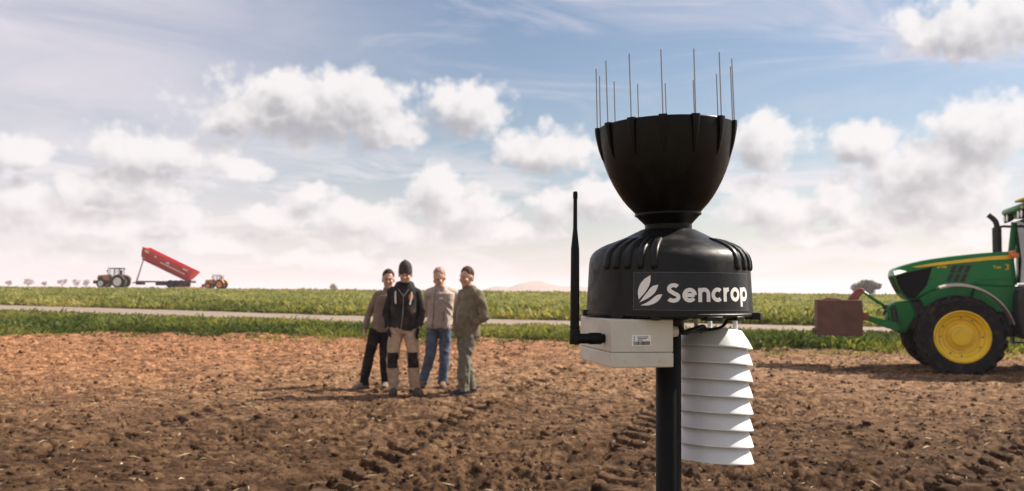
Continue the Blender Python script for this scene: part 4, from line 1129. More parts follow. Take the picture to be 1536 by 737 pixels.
cord('zip', j3, [(.0, -.1, 1.44), (-.022, -.1, 1.3), (-.03, -.1, 1.1), (-.04, -.1, .88)], f3, .0042, M_DARKLINE, j3)
cord('pocket_seam', j3, [(.12, -.1, 1.12), (.125, -.1, .98)], f3, .0038, M_DARKLINE, j3)
patch('chest_logo', j3, (.085, -.1, 1.31), (.036, 0, 0), (0, 0, .010), f3, M_WCORD, j3, 6, 4, shape=lambda b: .45 + .55 * (1 - b) / 2 * 1.0)

# 4: olive coverall, facing left
J = dict(pelvis=(.03, .02, .92), chest=(.075, .02, 1.28), neck=(.04, -.01, 1.46), head=(.0, -.04, 1.61),
         shL=(-.045, .165, 1.38), elL=(-.09, .30, 1.12), wrL=(-.13, .15, .97), shR=(.155, -.125, 1.38), elR=(.265, -.12, 1.08), wrR=(.045, -.125, .955),
         hipL=(-.03, .10, .89), knL=(-.02, .14, .48), anL=(.065, .20, .10), toeL=(-.13, .14, 0), hipR=(.06, -.05, .89), knR=(-.02, -.09, .48), anR=(-.02, -.10, .10), toeR=(-.22, -.19, 0))
M_OLIVE = cloth('olive_coverall', (0.165, 0.138, 0.090), .22)
MM = dict(skin=skin_m('skin_d', (0.54, 0.31, 0.22)), hair=M_BROWNHAIR, trousers=cloth('olive_coverall_legs', (0.140, 0.130, 0.098), .22), shoe=cloth('navy_shoe', (0.035, 0.040, 0.055)), sole=M_SOLE, jacket=M_OLIVE)
r4, j4, t4, _, _ = person('person', 'man in olive green work coverall standing sideways with hand in pocket', (-.63, 11.95), J, MM,
    dict(yaw=-50, head_yaw=-34, head_pitch=6, hdirL=(-.5, -.3, -.8), hsideL=(-1, -.3, 0), hdirR=(-.35, .5, -.7), hsideR=(-.3, -1, 0), wr_j=.017, trouser=1.10, wr_t=.016, sleeve=1.08, bulk=1.04, hem=.80,
         jrings=[(.80, .175, .150, -.01), (.90, .180, .160, -.03), (1.0, .182, .172, -.045), (1.10, .186, .176, -.05), (1.20, .190, .168, -.04), (1.30, .194, .150, -.02), (1.39, .182, .126, 0), (1.435, .130, .10, 0), (1.465, .092, .088, 0), (1.505, .082, .086, 0)]))
f4 = (math.sin(R(50)), math.cos(R(50)), 0)
cord('zip', j4, [(-.035, -.1, 1.46), (-.05, -.1, 1.3), (-.05, -.1, 1.1), (-.05, -.1, .82)], f4, .0042, M_ZIP, j4)
f4b = (math.sin(R(12)), math.cos(R(12)), 0)
patch('chest_pocket', j4, (.045, -.3, 1.275), (.040, 0, 0), (0, 0, .050), f4b, M_OLIVE, j4, 6, 6, off=.006)
cord('pocket_edge', j4, [(.015, -.3, 1.08), (.055, -.3, .95)], f4b, .004, M_DARKLINE, j4)
# ------------------------------------------------------------------ tractors
M_GREEN = mat('green_paint', (0.004, 0.175, 0.040), .32, var=.06, vscale=3, coat=.10, spec=.2, dirt=(0.16, 0.13, 0.075), dscale=2.5, damt=.18)
M_YELLOW = mat('yellow_paint', (0.84, 0.56, 0.016), .35, var=.05, vscale=4, dirt=(0.35, 0.22, 0.10), dscale=5, damt=.35)
M_TYRE = mat('tyre_rubber', (0.009, 0.009, 0.011), .75, var=.2, vscale=6, bump=.2, bscale=60, spec=.2, dirt=(0.13, 0.085, 0.055), dscale=7, damt=.40)
M_DARK = mat('dark_trim', (0.012, 0.012, 0.013), .5, dirt=(0.12, 0.085, 0.06), dscale=5, damt=.3)
M_GRILLE = mat('grille_black', (0.005, 0.005, 0.007), .55, bump=.6, bscale=120, spec=.12)
M_GREYFEN = mat('grey_fender', (0.50, 0.44, 0.38), .55, var=.1)
M_RUST = mat('rusty_steel', (0.125, 0.060, 0.042), .8, var=.2, vscale=5, bump=.3, bscale=60, dirt=(0.20, 0.11, 0.07), dscale=3, damt=.5)
M_RUST2 = mat('red_brown_bracket', (0.25, 0.085, 0.05), .7, var=.2, vscale=8)
M_CHROME = mat('lamp_glass', (0.85, 0.85, 0.82), .25, spec=.8)
M_HEAD = mat('glint_headlight', (0.9, 0.9, 0.87), .2, spec=.8)
_hb = M_HEAD.node_tree.nodes['Principled BSDF']; _hb.inputs['Emission Color'].default_value = (1.0, 0.93, 0.82, 1); _hb.inputs['Emission Strength'].default_value = 0.45  # bright glint of the headlight put in as weak emission
M_AMBER = mat('amber_lamp', (0.75, 0.18, 0.02), .3)
def glass_m(name, tint=(0.90, 0.91, 0.90), a=.30):
    m_ = bpy.data.materials.new(name); m_.use_nodes = True; nt = m_.node_tree; nt.nodes.remove(nt.nodes['Principled BSDF'])
    t = NT(nt); tr = t.n('ShaderNodeBsdfTransparent'); tr.inputs[0].default_value = (*tint, 1)
    gl = t.n('ShaderNodeBsdfGlossy'); gl.inputs['Roughness'].default_value = .03
    fr = t.n('ShaderNodeFresnel'); fr.inputs[0].default_value = 1.5
    mx = t.n('ShaderNodeMixShader'); nt.links.new(fr.outputs[0], mx.inputs[0]); nt.links.new(tr.outputs[0], mx.inputs[1]); nt.links.new(gl.outputs[0], mx.inputs[2])
    nt.links.new(mx.outputs[0], nt.nodes['Material Output'].inputs[0]); return m_
M_GLASS = glass_m('cab_glass')

def wheel(parent, c, r_, wd, rim_r, side, m_rim, lugs=20, detail=True, hub=.17):
    """c: wheel centre, side +1 when the outer face looks to +y"""
    w_ = empty('wheel', c, 0, parent)
    Ry = Matrix.Rotation(R(-90 * side), 4, 'X')       # lathe z -> +/- y
    h = wd / 2
    bm = bmesh.new()
    pr = [(rim_r, -h * .78), (rim_r * 1.04, -h * .92), (r_ * .78, -h), (r_ * .885, -h * .97), (r_ * .935, -h * .80), (r_ * .945, -h * .4), (r_ * .948, 0), (r_ * .945, h * .4), (r_ * .935, h * .80), (r_ * .885, h * .97), (r_ * .78, h), (rim_r * 1.04, h * .92), (rim_r, h * .78), (rim_r * .97, 0)]
    lathe(bm, pr, 64 if detail else 28, Ry, close='loop')
    for k in range(lugs):                 # moulded chevron lugs
        for s in (-1, 1):
            a0 = 2 * math.pi * (k + (.25 if s > 0 else -.25)) / lugs
            pts = []
            n_ = 4
            rings = []
            for i in range(n_ + 1):
                t = i / n_; y_ = s * h * (.03 + .99 * t); a = a0 + (t ** .8) * .30 * (20 / lugs)
                rt = r_ * (1.0 if t < .8 else .975); rb_ = r_ * (.94 if t < .8 else .87)
                da = .060 * (20 / lugs)
                rings.append([Vector((math.cos(a + q) * rr_, math.sin(a + q) * rr_, y_)) for q, rr_ in ((-da, rb_), (-da * .75, rt), (da * .75, rt), (da, rb_))])
            loft(bm, [[Ry @ p for p in rg] for rg in rings])
    obj('tyre', bm, M_TYRE, w_, sharp=30)
    bm = bmesh.new(); k = rim_r
    pr = [(k * .97, -h * .7), (k * 1.03, h * .80), (k * 1.05, h * .93), (k * 1.01, h * .96), (k * .985, h * .90), (k * .95, h * .80), (k * .86, h * .74), (k * .82, h * .60), (k * .70, h * .56), (k * .66, h * .44), (k * .52, h * .42), (k * .50, h * .50), (k * hub / .45 * 1.05, h * .52), (k * hub / .45, h * .72), (k * hub / .45 * .88, h * .76), (.001, h * .76), (.001, -h * .1)]
    lathe(bm, pr, 56 if detail else 24, Ry)
    obj('rim', bm, m_rim, w_, sharp=30)
    if detail:
        for i in range(8):
            a = 2 * math.pi * (i + .3 * (i % 2)) / 8; bm = bmesh.new()
            tube(bm, [Ry @ Vector((math.cos(a) * k * .77, math.sin(a) * k * .77, h * .54)), Ry @ Vector((math.cos(a) * k * .77, math.sin(a) * k * .77, h * .63))], .014, 8); obj('bolt', bm, M_DARK, w_)
        for i in range(10):
            a = 2 * math.pi * i / 10; bm = bmesh.new()
            tube(bm, [Ry @ Vector((math.cos(a) * k * .56, math.sin(a) * k * .56, h * .42)), Ry @ Vector((math.cos(a) * k * .56, math.sin(a) * k * .56, h * .50))], .012, 8); obj('wheel_nut', bm, m_rim, w_)
    return w_

TR = tag(empty('tractor', (8.527, 16.708, 0.0), R(163)), 'large green tractor with yellow wheels cut off by the right edge', 'tractor')
# wheels
WZ = .655
wheel(TR, (.0, .93, WZ), .75, .60, .455, 1, M_YELLOW, 19)
wheel(TR, (.0, -.93, WZ), .75, .60, .455, -1, M_YELLOW, 19)
wheel(TR, (-2.77, .98, .92), .99, .68, .56, 1, M_YELLOW, 22)
wheel(TR, (-2.77, -.98, .92), .99, .68, .56, -1, M_YELLOW, 22)
# hood
hood_prof = [(-1.05, 1.55), (-1.05, 2.245), (-.867, 2.235), (-.55, 2.215), (-.247, 2.185), (.05, 2.150), (.33, 2.108), (.52, 2.075), (.682, 2.034), (.84, 1.985), (.96, 1.935), (1.02, 1.895), (1.05, 1.845), (1.045, 1.78), (.99, 1.62), (.90, 1.43), (.80, 1.33), (.69, 1.288), (.58, 1.335), (.40, 1.45), (.108, 1.545), (-.35, 1.58), (-.7, 1.57)]
bm = bmesh.new(); prism(bm, hood_prof, -.43, .43)
hood = obj('hood', bm, M_GREEN, TR, bevel=.075, seg=5)
for s in (1, -1):
    y0 = .432 * s
    def sp_(prof, name, m_, par=hood, th=.012, bv=.0):
        bm = bmesh.new(); prism(bm, prof, y0 - .002 * s, y0 + th * s); return obj(name, bm, m_, par, bevel=bv)
    sp_([(1.005, 1.765), (.965, 1.795), (.70, 1.868), (.356, 1.945), (.455, 1.60), (.67, 1.33), (.78, 1.345), (.88, 1.45), (.97, 1.63)], 'side_grille', M_GRILLE, bv=.005)
    st = [(.707, 1.952), (.33, 2.022), (-.188, 2.092), (-.60, 2.142), (-1.03, 2.178)]
    sp_(st + [(-1.03, 2.100), (-.60, 2.074), (-.188, 2.030), (.33, 1.970), (.60, 1.934)], 'yellow_stripe', M_YELLOW, th=.006)
    for i in range(3):
        for j in range(2):
            x0 = .060 - .120 * i; z0 = 1.835 - .165 * j; sk = .05
            sp_([(x0 - .065 * (1 - j), z0 + .145), (x0 - .082 - .065 * (1 - j), z0 + .145), (x0 - .082 + .065 * j, z0), (x0 + .065 * j, z0)], 'vent', M_DARK, th=.006)
    for word, xa, z_, u_, sw in (('6175R', .270, 1.925, .033, .30), ('Tier', -.690, 1.915, .042, .26), ('3', -.885, 1.900, .075, .26)):
        strips_, wd_ = stroke_strips(word, .16, sw); bm = bmesh.new()
        if s > 0: lettering(bm, strips_, lambda x, y, i: V(xa - x * u_, y0 + .003 + .0004 * (i % 4), z_ + y * u_))
        else: lettering(bm, strips_, lambda x, y, i: V(xa - wd_ * u_ + x * u_, y0 - .003 - .0004 * (i % 4), z_ + y * u_))
        obj('lettering', bm, M_YELLOW, hood, sharp=0)
    # headlight wrapping the nose corner
    bm = bmesh.new(); prism(bm, [(1.035, 1.868), (.93, 1.895), (.80, 1.862), (.93, 1.812), (1.025, 1.785)], y0 - .06 * s, y0 + .016 * s); obj('headlight', bm, M_HEAD, hood, bevel=.008)
    sp_([(-.15, 1.60), (-.45, 1.72), (-1.04, 1.76), (-1.04, 1.735), (-.45, 1.695), (-.18, 1.585)], 'crease', M_GREEN, th=.018, bv=.004)
    # front fender
    bm = bmesh.new(); rings = []
    for a in np.linspace(R(70), R(166), 20):
        rad = .93
        x_, z_ = math.cos(a) * rad, math.sin(a) * rad + WZ + .02
        rings.append([V(x_, (.64 + .32 * q) * s, z_ + dz) for q, dz in ((0, -.03), (0, 0.0), (.5, .028), (1, 0.0), (1, -.03), (.5, .008))])
    loft(bm, rings); f_ = obj('front_fender', bm, M_GREYFEN, TR, sharp=50)
    bm = bmesh.new(); tube(bm, [(-.30, .30 * s, 1.25), (-.30, .62 * s, 1.48), (-.30, .74 * s, 1.56)], .03, 8); obj('fender_bracket', bm, M_GREEN, f_)
for s in (1, -1):
    bm = bmesh.new(); prism(bm, [(.60, 1.36), (.45, 1.12), (-1.06, 1.10), (-1.06, 1.66), (.10, 1.66)], s * .20, s * .405); obj('side_panel', bm, M_GREEN, TR, bevel=.02)
# front face grille and lamps
bm = bmesh.new(); rings = []
loft(bm, [[V(x_ + .006, y_, z_) for y_ in (-.33, .33)] + [V(x_ - .05, y_, z_) for y_ in (.33, -.33)] for x_, z_ in ((1.046, 1.76), (.985, 1.60), (.905, 1.44))])
obj('front_grille', bm, M_GRILLE, hood)
# front axle, frame and engine underside
bm = bmesh.new(); box(bm, (.0, 0, WZ), (.24, 1.30, .22)); axle = obj('front_axle', bm, M_GREEN, TR, bevel=.04)
bm = bmesh.new(); prism(bm, [(.95, .78), (.95, 1.10), (.70, 1.30), (-1.2, 1.56), (-2.9, 1.25), (-2.9, .62), (-1.2, .62), (.3, .70)], -.27, .27); obj('chassis', bm, M_DARK, TR, bevel=.03)
bm = bmesh.new(); prism(bm, [(1.12, .86), (1.15, 1.16), (1.0, 1.27), (.72, 1.30), (.62, 1.02), (.80, .70), (.95, .66)], -.30, .30); lk = obj('front_linkage', bm, M_GREEN, TR, bevel=.03)
for s in (1, -1):
    bm = bmesh.new(); prism(bm, [(.90, .72), (.98, .86), (1.22, .93), (1.52, 1.01), (1.56, .92), (1.25, .80), (1.05, .72)], s * .44 - .03, s * .44 + .03); obj('lower_arm', bm, M_GREEN, lk, bevel=.012)
    bm = bmesh.new(); tube(bm, [(1.05, s * .36, 1.20), (1.0, s * .40, .84)], .045, 10); obj('lift_cylinder', bm, M_DARK, lk)
    bm = bmesh.new(); prism(bm, [(1.50, .90), (1.50, 1.06), (1.63, 1.05), (1.63, .90)], s * .44 - .05, s * .44 + .05); obj('hook_end', bm, M_RUST2, lk, bevel=.01)
bm = bmesh.new(); tube(bm, [(1.12, 0, 1.165), (1.30, 0, 1.27), (1.55, 0, 1.47)], [.026, .034, .026], 10); obj('top_link', bm, M_GREEN, lk)
for q in ((1.10, .12, 1.18), (1.10, -.12, 1.18), (1.13, .22, 1.08)):
    bm = bmesh.new(); tube(bm, [q, V(*q) + V(.05, 0, .0), V(*q) + V(.07, 0, -.06)], .028, 8); obj('coupler', bm, M_DARK, lk)
# cab
cab_rear, cab_front = -2.75, -1.12
bm = bmesh.new(); prism(bm, [(cab_front, 1.30), (cab_front, 1.72), (-1.9, 1.50), (cab_rear, 1.75), (cab_rear, 1.30)], -.72, .72); cab = obj('cab', bm, M_GREEN, TR, bevel=.03)
for s in (1, -1):
    for pts in ([(-1.06, .72 * s, 1.70), (-1.02, .74 * s, 2.2), (-1.10, .70 * s, 2.95)], [(-2.0, .80 * s, 1.50), (-2.0, .82 * s, 2.2), (-1.95, .72 * s, 2.95)], [(-2.75, .72 * s, 1.75), (-2.72, .74 * s, 2.3), (-2.6, .68 * s, 2.95)]):
        bm = bmesh.new(); tube(bm, pts, .065, 8); obj('pillar', bm, M_GREEN, cab)
    for (xa, xb) in ((-1.13, -1.98), (-2.02, -2.70)):
        bm = bmesh.new(); box(bm, ((xa + xb) / 2, .765 * s, 2.30), (abs(xb - xa) - .08, .008, 1.28), Matrix.Rotation(R(5 * s), 3, 'X')); obj('side_window', bm, M_GLASS, cab, smooth=False)
    bm = bmesh.new(); tube(bm, [(-1.10, .70 * s, 2.86), (-.92, .80 * s, 2.88), (-.86, .88 * s, 2.87)], .026, 8); mr = obj('mirror_arm', bm, M_DARK, cab)
    bm = bmesh.new(); box(bm, (-1.25, 1.12 * s, 2.55), (.07, .22, .40)); obj('mirror', bm, M_DARK, mr, bevel=.03)
bm = bmesh.new(); box(bm, (-1.09, 0, 2.35), (.008, 1.3, 1.22)); obj('windscreen', bm, M_GLASS, cab, smooth=False)
bm = bmesh.new(); box(bm, (-2.72, 0, 2.4), (.008, 1.3, 1.1)); obj('rear_window', bm, M_GLASS, cab, smooth=False)
bm = bmesh.new(); prism(bm, [(-.92, 3.08), (-.86, 3.15), (-.93, 3.22), (-1.25, 3.27), (-2.6, 3.27), (-2.88, 3.20), (-2.88, 3.06), (-2.5, 3.02), (-1.1, 3.02)], -.80, .80)
roof = obj('roof', bm, M_GREEN, cab, bevel=.05, seg=3)
bm = bmesh.new(); box(bm, (-1.05, .48, 3.275), (.34, .56, .05)); obj('roof_cap', bm, M_YELLOW, roof, bevel=.022)
bm = bmesh.new(); box(bm, (-1.3, -.1, 3.29), (.3, .4, .06)); obj('receiver', bm, M_YELLOW, roof, bevel=.025)
for y_ in (-.62, -.40, .40, .62):
    for x_, z_ in ((-.93, 3.02),):
        bm = bmesh.new(); tube(bm, [(x_ - .07, y_, z_), (x_, y_, z_ - .01), (x_ + .035, y_, z_ - .012)], [.045, .080, .085], 14); wl = obj('work_light', bm, M_DARK, roof)
        bm = bmesh.new(); tube(bm, [(x_ + .036, y_, z_ - .012), (x_ + .042, y_, z_ - .012)], .070, 14); obj('lamp_lens', bm, M_CHROME, wl)
bm = bmesh.new(); tube(bm, [(-.99, .70, 2.98), (-.97, .72, 2.86), (-.95, .70, 2.80)], [.06, .075, .04], 10); obj('work_light', bm, M_DARK, roof)
bm = bmesh.new(); box(bm, (-.905, .70, 3.13), (.05, .14, .06)); obj('indicator', bm, M_AMBER, roof, bevel=.01)
# seat and wheel inside
bm = bmesh.new(); box(bm, (-2.25, 0, 1.95), (.5, .5, .16)); box(bm, (-2.48, 0, 2.35), (.14, .48, .75)); obj('seat', bm, M_DARK, cab, bevel=.05)
bm = bmesh.new(); tube(bm, [(-1.3, 0, 1.6), (-1.62, 0, 2.15)], .05, 8); lathe(bm, [(.19, -.015), (.21, 0), (.19, .015), (.175, 0)], 24, Matrix.Translation((-1.64, 0, 2.18)) @ Matrix.Rotation(R(-28), 4, 'Y'), close='loop'); obj('steering_wheel', bm, M_DARK, cab)
cab.location = (-.24, 0, -.08)
# exhaust at the right front of the cab
bm = bmesh.new(); tube(bm, [(-.94, -.36, 2.18), (-.94, -.36, 2.74)], .083, 20); ex = obj('exhaust', bm, M_DARK, TR, sharp=40)
bm = bmesh.new(); tube(bm, [(-.94, -.36, 2.72), (-.94, -.36, 2.80), (-.92, -.36, 2.87), (-.87, -.36, 2.94), (-.80, -.36, 3.00)], [.052, .052, .054, .056, .058], 14); obj('exhaust_tip', bm, M_DARK, ex)
bm = bmesh.new(); tube(bm, [(-1.02, .42, 2.17), (-1.0, .44, 2.24)], [.07, .05], 12); obj('turn_signal', bm, M_AMBER, TR)
bm = bmesh.new(); box(bm, (-1.03, .52, 2.16), (.14, .12, .09)); obj('front_indicator', bm, M_AMBER, TR, bevel=.02)
# tank, step and rear fenders
for s in (1, -1):
    bm = bmesh.new(); prism(bm, [(-1.05, .62), (-.98, .95), (-1.02, 1.50), (-1.25, 1.60), (-1.95, 1.42), (-2.0, .62)], s * .30, s * .78); obj('fuel_tank', bm, M_DARK, TR, bevel=.05)
    bm = bmesh.new()
    for i in range(3): box(bm, (-1.5, s * .92, .48 + .28 * i), (.42, .26, .035))
    box(bm, (-1.30, s * .92, .76), (.03, .24, .62)); box(bm, (-1.70, s * .92, .76), (.03, .24, .62)); obj('step', bm, M_DARK, TR, bevel=.006)
    bm = bmesh.new(); rings = []
    for a in np.linspace(R(20), R(165), 18):
        x_, z_ = -2.77 + math.cos(a) * 1.10, .95 + math.sin(a) * 1.08
        rings.append([V(x_, s * .62, z_), V(x_, s * 1.30, z_), V(x_ - math.cos(a) * .04, s * 1.30, z_ - math.sin(a) * .04), V(x_ - math.cos(a) * .04, s * .62, z_ - math.sin(a) * .04)])
    loft(bm, rings); obj('rear_fender', bm, M_GREEN, TR, sharp=50)

# counterweight carried on the front linkage
cw = tag(empty('counterweight', (8.527, 16.708, 0.0), R(163)), 'rusty brown steel box weight hung in front of the green tractor', 'counterweight')
bm = bmesh.new(); box(bm, (2.035, 0, .950), (.84, 1.10, .70)); wb = obj('weight_box', bm, M_RUST, cw, bevel=.012)
for y_ in (.553, -.553):
    for x_ in (1.64, 2.43):
        bm = bmesh.new(); box(bm, (x_, y_, .95), (.035, .010, .69)); obj('edge_strip', bm, M_RUST, wb, bevel=.003)
bm = bmesh.new(); prism(bm, [(1.86, 1.295), (1.70, 1.50), (1.62, 1.545), (1.54, 1.52), (1.52, 1.44), (1.60, 1.40), (1.66, 1.295)], -.10, .10); obj('hitch_bracket', bm, M_RUST2, cw, bevel=.02)
bm = bmesh.new(); prism(bm, [(2.35, 1.298), (2.25, 1.345), (2.05, 1.335), (1.95, 1.298)], -.30, .30); obj('lifting_eye', bm, M_RUST2, cw, bevel=.02)
bm = bmesh.new(); box(bm, (2.475, .35, .66), (.06, .12, .10)); box(bm, (2.475, -.35, .66), (.06, .12, .10)); obj('stand_foot', bm, M_RUST, cw, bevel=.008)
for s in (1, -1):
    bm = bmesh.new(); tube(bm, [(1.60, s * .33, .965), (1.60, s * .55, .965)], .03, 10); obj('hitch_pin', bm, M_RUST2, cw)

# ------------------------------------------------------------------ far machines
M_ORANGE_P = mat('orange_paint', (0.55, 0.20, 0.05), .4, var=.1, vscale=2)
M_AMBER_P = mat('amber_paint', (0.70, 0.27, 0.030), .4, var=.1, vscale=2)
M_CREAM = mat('cream_rim', (0.85, 0.80, 0.74), .5)
M_RED = mat('red_paint', (0.62, 0.018, 0.022), .4, var=.1, vscale=1)
M_RED_D = mat('red_underframe', (0.30, 0.012, 0.016), .5)
M_PALE = mat('pale_marking', (0.75, 0.62, 0.56), .6)
M_GREYPIPE = mat('grey_ram', (0.30, 0.27, 0.26), .4, metal=.5)
def far_tractor(label, loc, rz, paint, rim, k=1.0, front_weight=True, loader=False):
    t_ = tag(empty('tractor', loc, rz), label, 'tractor'); t_.scale = (k, k, k)
    for x_, rr_, rim_r, wd in ((0.0, .66, .38, .45), (-2.55, .92, .58, .55)):
        for s in (1, -1): wheel(t_, (x_, s * .88, rr_), rr_, wd, rim_r, s, rim, 16, False)
    bm = bmesh.new(); prism(bm, [(.85, 1.05), (.95, 1.35), (.90, 1.72), (.70, 1.86), (-.9, 1.98), (-1.0, 1.05)], -.36, .36); h_ = obj('hood', bm, paint, t_, bevel=.06)
    bm = bmesh.new(); prism(bm, [(.7, 1.15), (.86, 1.35), (.70, 1.66), (.1, 1.70), (.1, 1.15)], -.368, .368); obj('side_grille', bm, M_DARK, h_)
    bm = bmesh.new(); prism(bm, [(1.0, .60), (1.0, 1.05), (-3.0, 1.2), (-3.0, .6)], -.25, .25); obj('chassis', bm, M_DARK, t_, bevel=.03)
    bm = bmesh.new(); box(bm, (0, 0, .66), (.2, 1.3, .18)); box(bm, (-2.55, 0, .92), (.3, 1.3, .28)); obj('axle', bm, M_DARK, t_)
    bm = bmesh.new(); prism(bm, [(-1.05, 1.1), (-1.05, 1.75), (-1.7, 1.45), (-2.3, 1.85), (-2.7, 1.85), (-2.7, 1.2)], -.66, .66); c_ = obj('cab', bm, M_DARK, t_, bevel=.03)
    for s in (1, -1):
        for x0, x1 in ((-1.05, -1.15), (-1.75, -1.78), (-2.68, -2.60)):
            bm = bmesh.new(); tube(bm, [(x0, .64 * s, 1.7), (x1, .62 * s, 2.78)], .045, 8); obj('pillar', bm, M_DARK, c_)
        bm = bmesh.new(); box(bm, (-1.42, .64 * s, 2.24), (.56, .008, .95)); obj('side_window', bm, M_GLASS, c_, smooth=False)
        bm = bmesh.new(); box(bm, (-2.2, .64 * s, 2.3), (.72, .008, .85)); obj('side_window', bm, M_GLASS, c_, smooth=False)
        bm = bmesh.new(); rings = []
        for a in np.linspace(R(15), R(160), 12):
            x_, z_ = -2.55 + math.cos(a) * 1.02, .95 + math.sin(a) * 1.0
            rings.append([V(x_, s * .6, z_), V(x_, s * 1.16, z_), V(x_, s * 1.16, z_ - .05), V(x_, s * .6, z_ - .05)])
        loft(bm, rings); obj('rear_fender', bm, paint, t_, sharp=50)
        bm = bmesh.new(); tube(bm, [(-1.1, .64 * s, 2.6), (-.95, 1.0 * s, 2.6)], .02, 6); box(bm, (-.95, 1.05 * s, 2.45), (.05, .18, .34)); obj('mirror', bm, M_DARK, c_)
    bm = bmesh.new(); prism(bm, [(-.98, 2.78), (-1.0, 2.92), (-2.7, 2.94), (-2.8, 2.86), (-2.78, 2.76)], -.74, .74); obj('roof', bm, paint if loader else M_DARK, c_, bevel=.04)
    bm = bmesh.new(); box(bm, (-2.3, 0, 1.95), (.5, .5, .2)); box(bm, (-2.5, 0, 2.3), (.15, .5, .6)); obj('seat', bm, M_DARK, c_, bevel=.05)
    bm = bmesh.new(); tube(bm, [(-.75, .42, 1.7), (-.75, .42, 2.85), (-.70, .42, 3.05)], .05, 10); obj('exhaust', bm, M_GREYPIPE, t_)
    if front_weight:
        bm = bmesh.new(); box(bm, (1.25, 0, .85), (.5, .9, .5)); obj('front_weight', bm, M_DARK, t_, bevel=.05)
    if loader:
        for s in (1, -1):
            bm = bmesh.new(); tube(bm, [(-.8, .55 * s, 1.7), (.6, .55 * s, 1.35), (1.35, .5 * s, .6)], .08, 8); obj('loader_arm', bm, paint, t_)
        bm = bmesh.new(); prism(bm, [(1.3, .25), (2.0, .2), (2.05, .28), (1.4, .40), (1.35, .95), (1.25, .95)], -1.0, 1.0); obj('bucket', bm, M_GREYPIPE, t_)
    return t_
zf = 1.16
far_tractor('orange tractor with pale wheel centres far off left of the red trailer', (-63.35, 133.2, zf + .2), R(176), M_ORANGE_P, M_CREAM, 1.06)
far_tractor('small amber tractor with loader far off right of the raised red trailer', (-53.0, 150.5, zf + .2), R(172), M_AMBER_P, M_AMBER_P, .84, False, True)
# tipping trailer, front end lifted: hinge near x = -49.2
TRL = tag(empty('tipping_trailer', (-50.3, 134.0, zf + .25), R(178)), 'red tipping trailer with its long body raised at the front', 'trailer')
bm = bmesh.new()
for s in (1, -1): box(bm, (4.0, .45 * s, .98), (8.6, .16, .24))
for x_ in (.2, 2.2, 4.4, 6.6, 8.2): box(bm, (x_, 0, .98), (.14, .92, .18))
ch = obj('chassis', bm, M_DARK, TRL, bevel=.01)
bm = bmesh.new(); tube(bm, [(8.2, 0, .95), (9.2, 0, .75)], .09, 8); obj('drawbar', bm, M_DARK, ch)
bm = bmesh.new(); box(bm, (7.9, 0, .75), (.9, 1.5, .55)); obj('tool_box', bm, M_DARK, ch, bevel=.05)
for x_ in (1.0, 2.7):
    for s in (1, -1): wheel(TRL, (x_, s * .95, .62), .64, .5, .32, s, M_DARK, 16, False)
for s in (1, -1):
    bm = bmesh.new(); box(bm, (4.4, .85 * s, .70), (1.3, .5, .6)); obj('side_locker', bm, M_DARK, TRL, bevel=.05)
ang = R(25.0); hx, hz_ = .15, 1.10
def bt(x, y, z):       # trailer body coordinates -> trailer coordinates
    return V(hx + x * math.cos(ang) - z * math.sin(ang), y, hz_ + x * math.sin(ang) + z * math.cos(ang))
def bprism(bm, prof, y0, y1):
    A_ = [bm.verts.new(bt(a, y0, b)) for a, b in prof]; B_ = [bm.verts.new(bt(a, y1, b)) for a, b in prof]; n = len(prof)
    bm.faces.new(A_); bm.faces.new(B_[::-1])
    for i in range(n): bm.faces.new((A_[i], B_[i], B_[(i + 1) % n], A_[(i + 1) % n]))
bm = bmesh.new()
def hull(x0a, x0b, x1a, x1b, g_=0.0):
    """V-bottomed trough: vertical upper sides, lower sides drawn in"""
    secs = []
    for xb, xt in ((x0a, x0b), (x1a, x1b)):
        xm = xb + (xt - xb) * .45
        secs.append([bt(xt, 1.22 - g_, 1.78), bt(xm, 1.22 - g_, 1.02), bt(xb, .72 - g_, .25 + g_), bt(xb, -.72 + g_, .25 + g_), bt(xm, -1.22 + g_, 1.02), bt(xt, -1.22 + g_, 1.78)])
    return secs
O_, I_ = hull(0, -.45, 8.3, 8.55), hull(.06, -.38, 8.24, 8.48, .06)
vo_ = [[bm.verts.new(p) for p in q] for q in O_]; vi_ = [[bm.verts.new(p) for p in q] for q in I_]
for k in range(5):
    bm.faces.new((vo_[0][k], vo_[0][k + 1], vo_[1][k + 1], vo_[1][k])); bm.faces.new((vi_[0][k], vi_[1][k], vi_[1][k + 1], vi_[0][k + 1]))
for e_ in (0, 1):
    bm.faces.new(vo_[e_]); bm.faces.new(vi_[e_]); bm.faces.new((vo_[e_][0], vi_[e_][0], vi_[e_][5], vo_[e_][5]))
for k in (0, 5): bm.faces.new((vo_[0][k], vo_[1][k], vi_[1][k], vi_[0][k]))
body = obj('tipper_body', bm, M_RED, TRL)
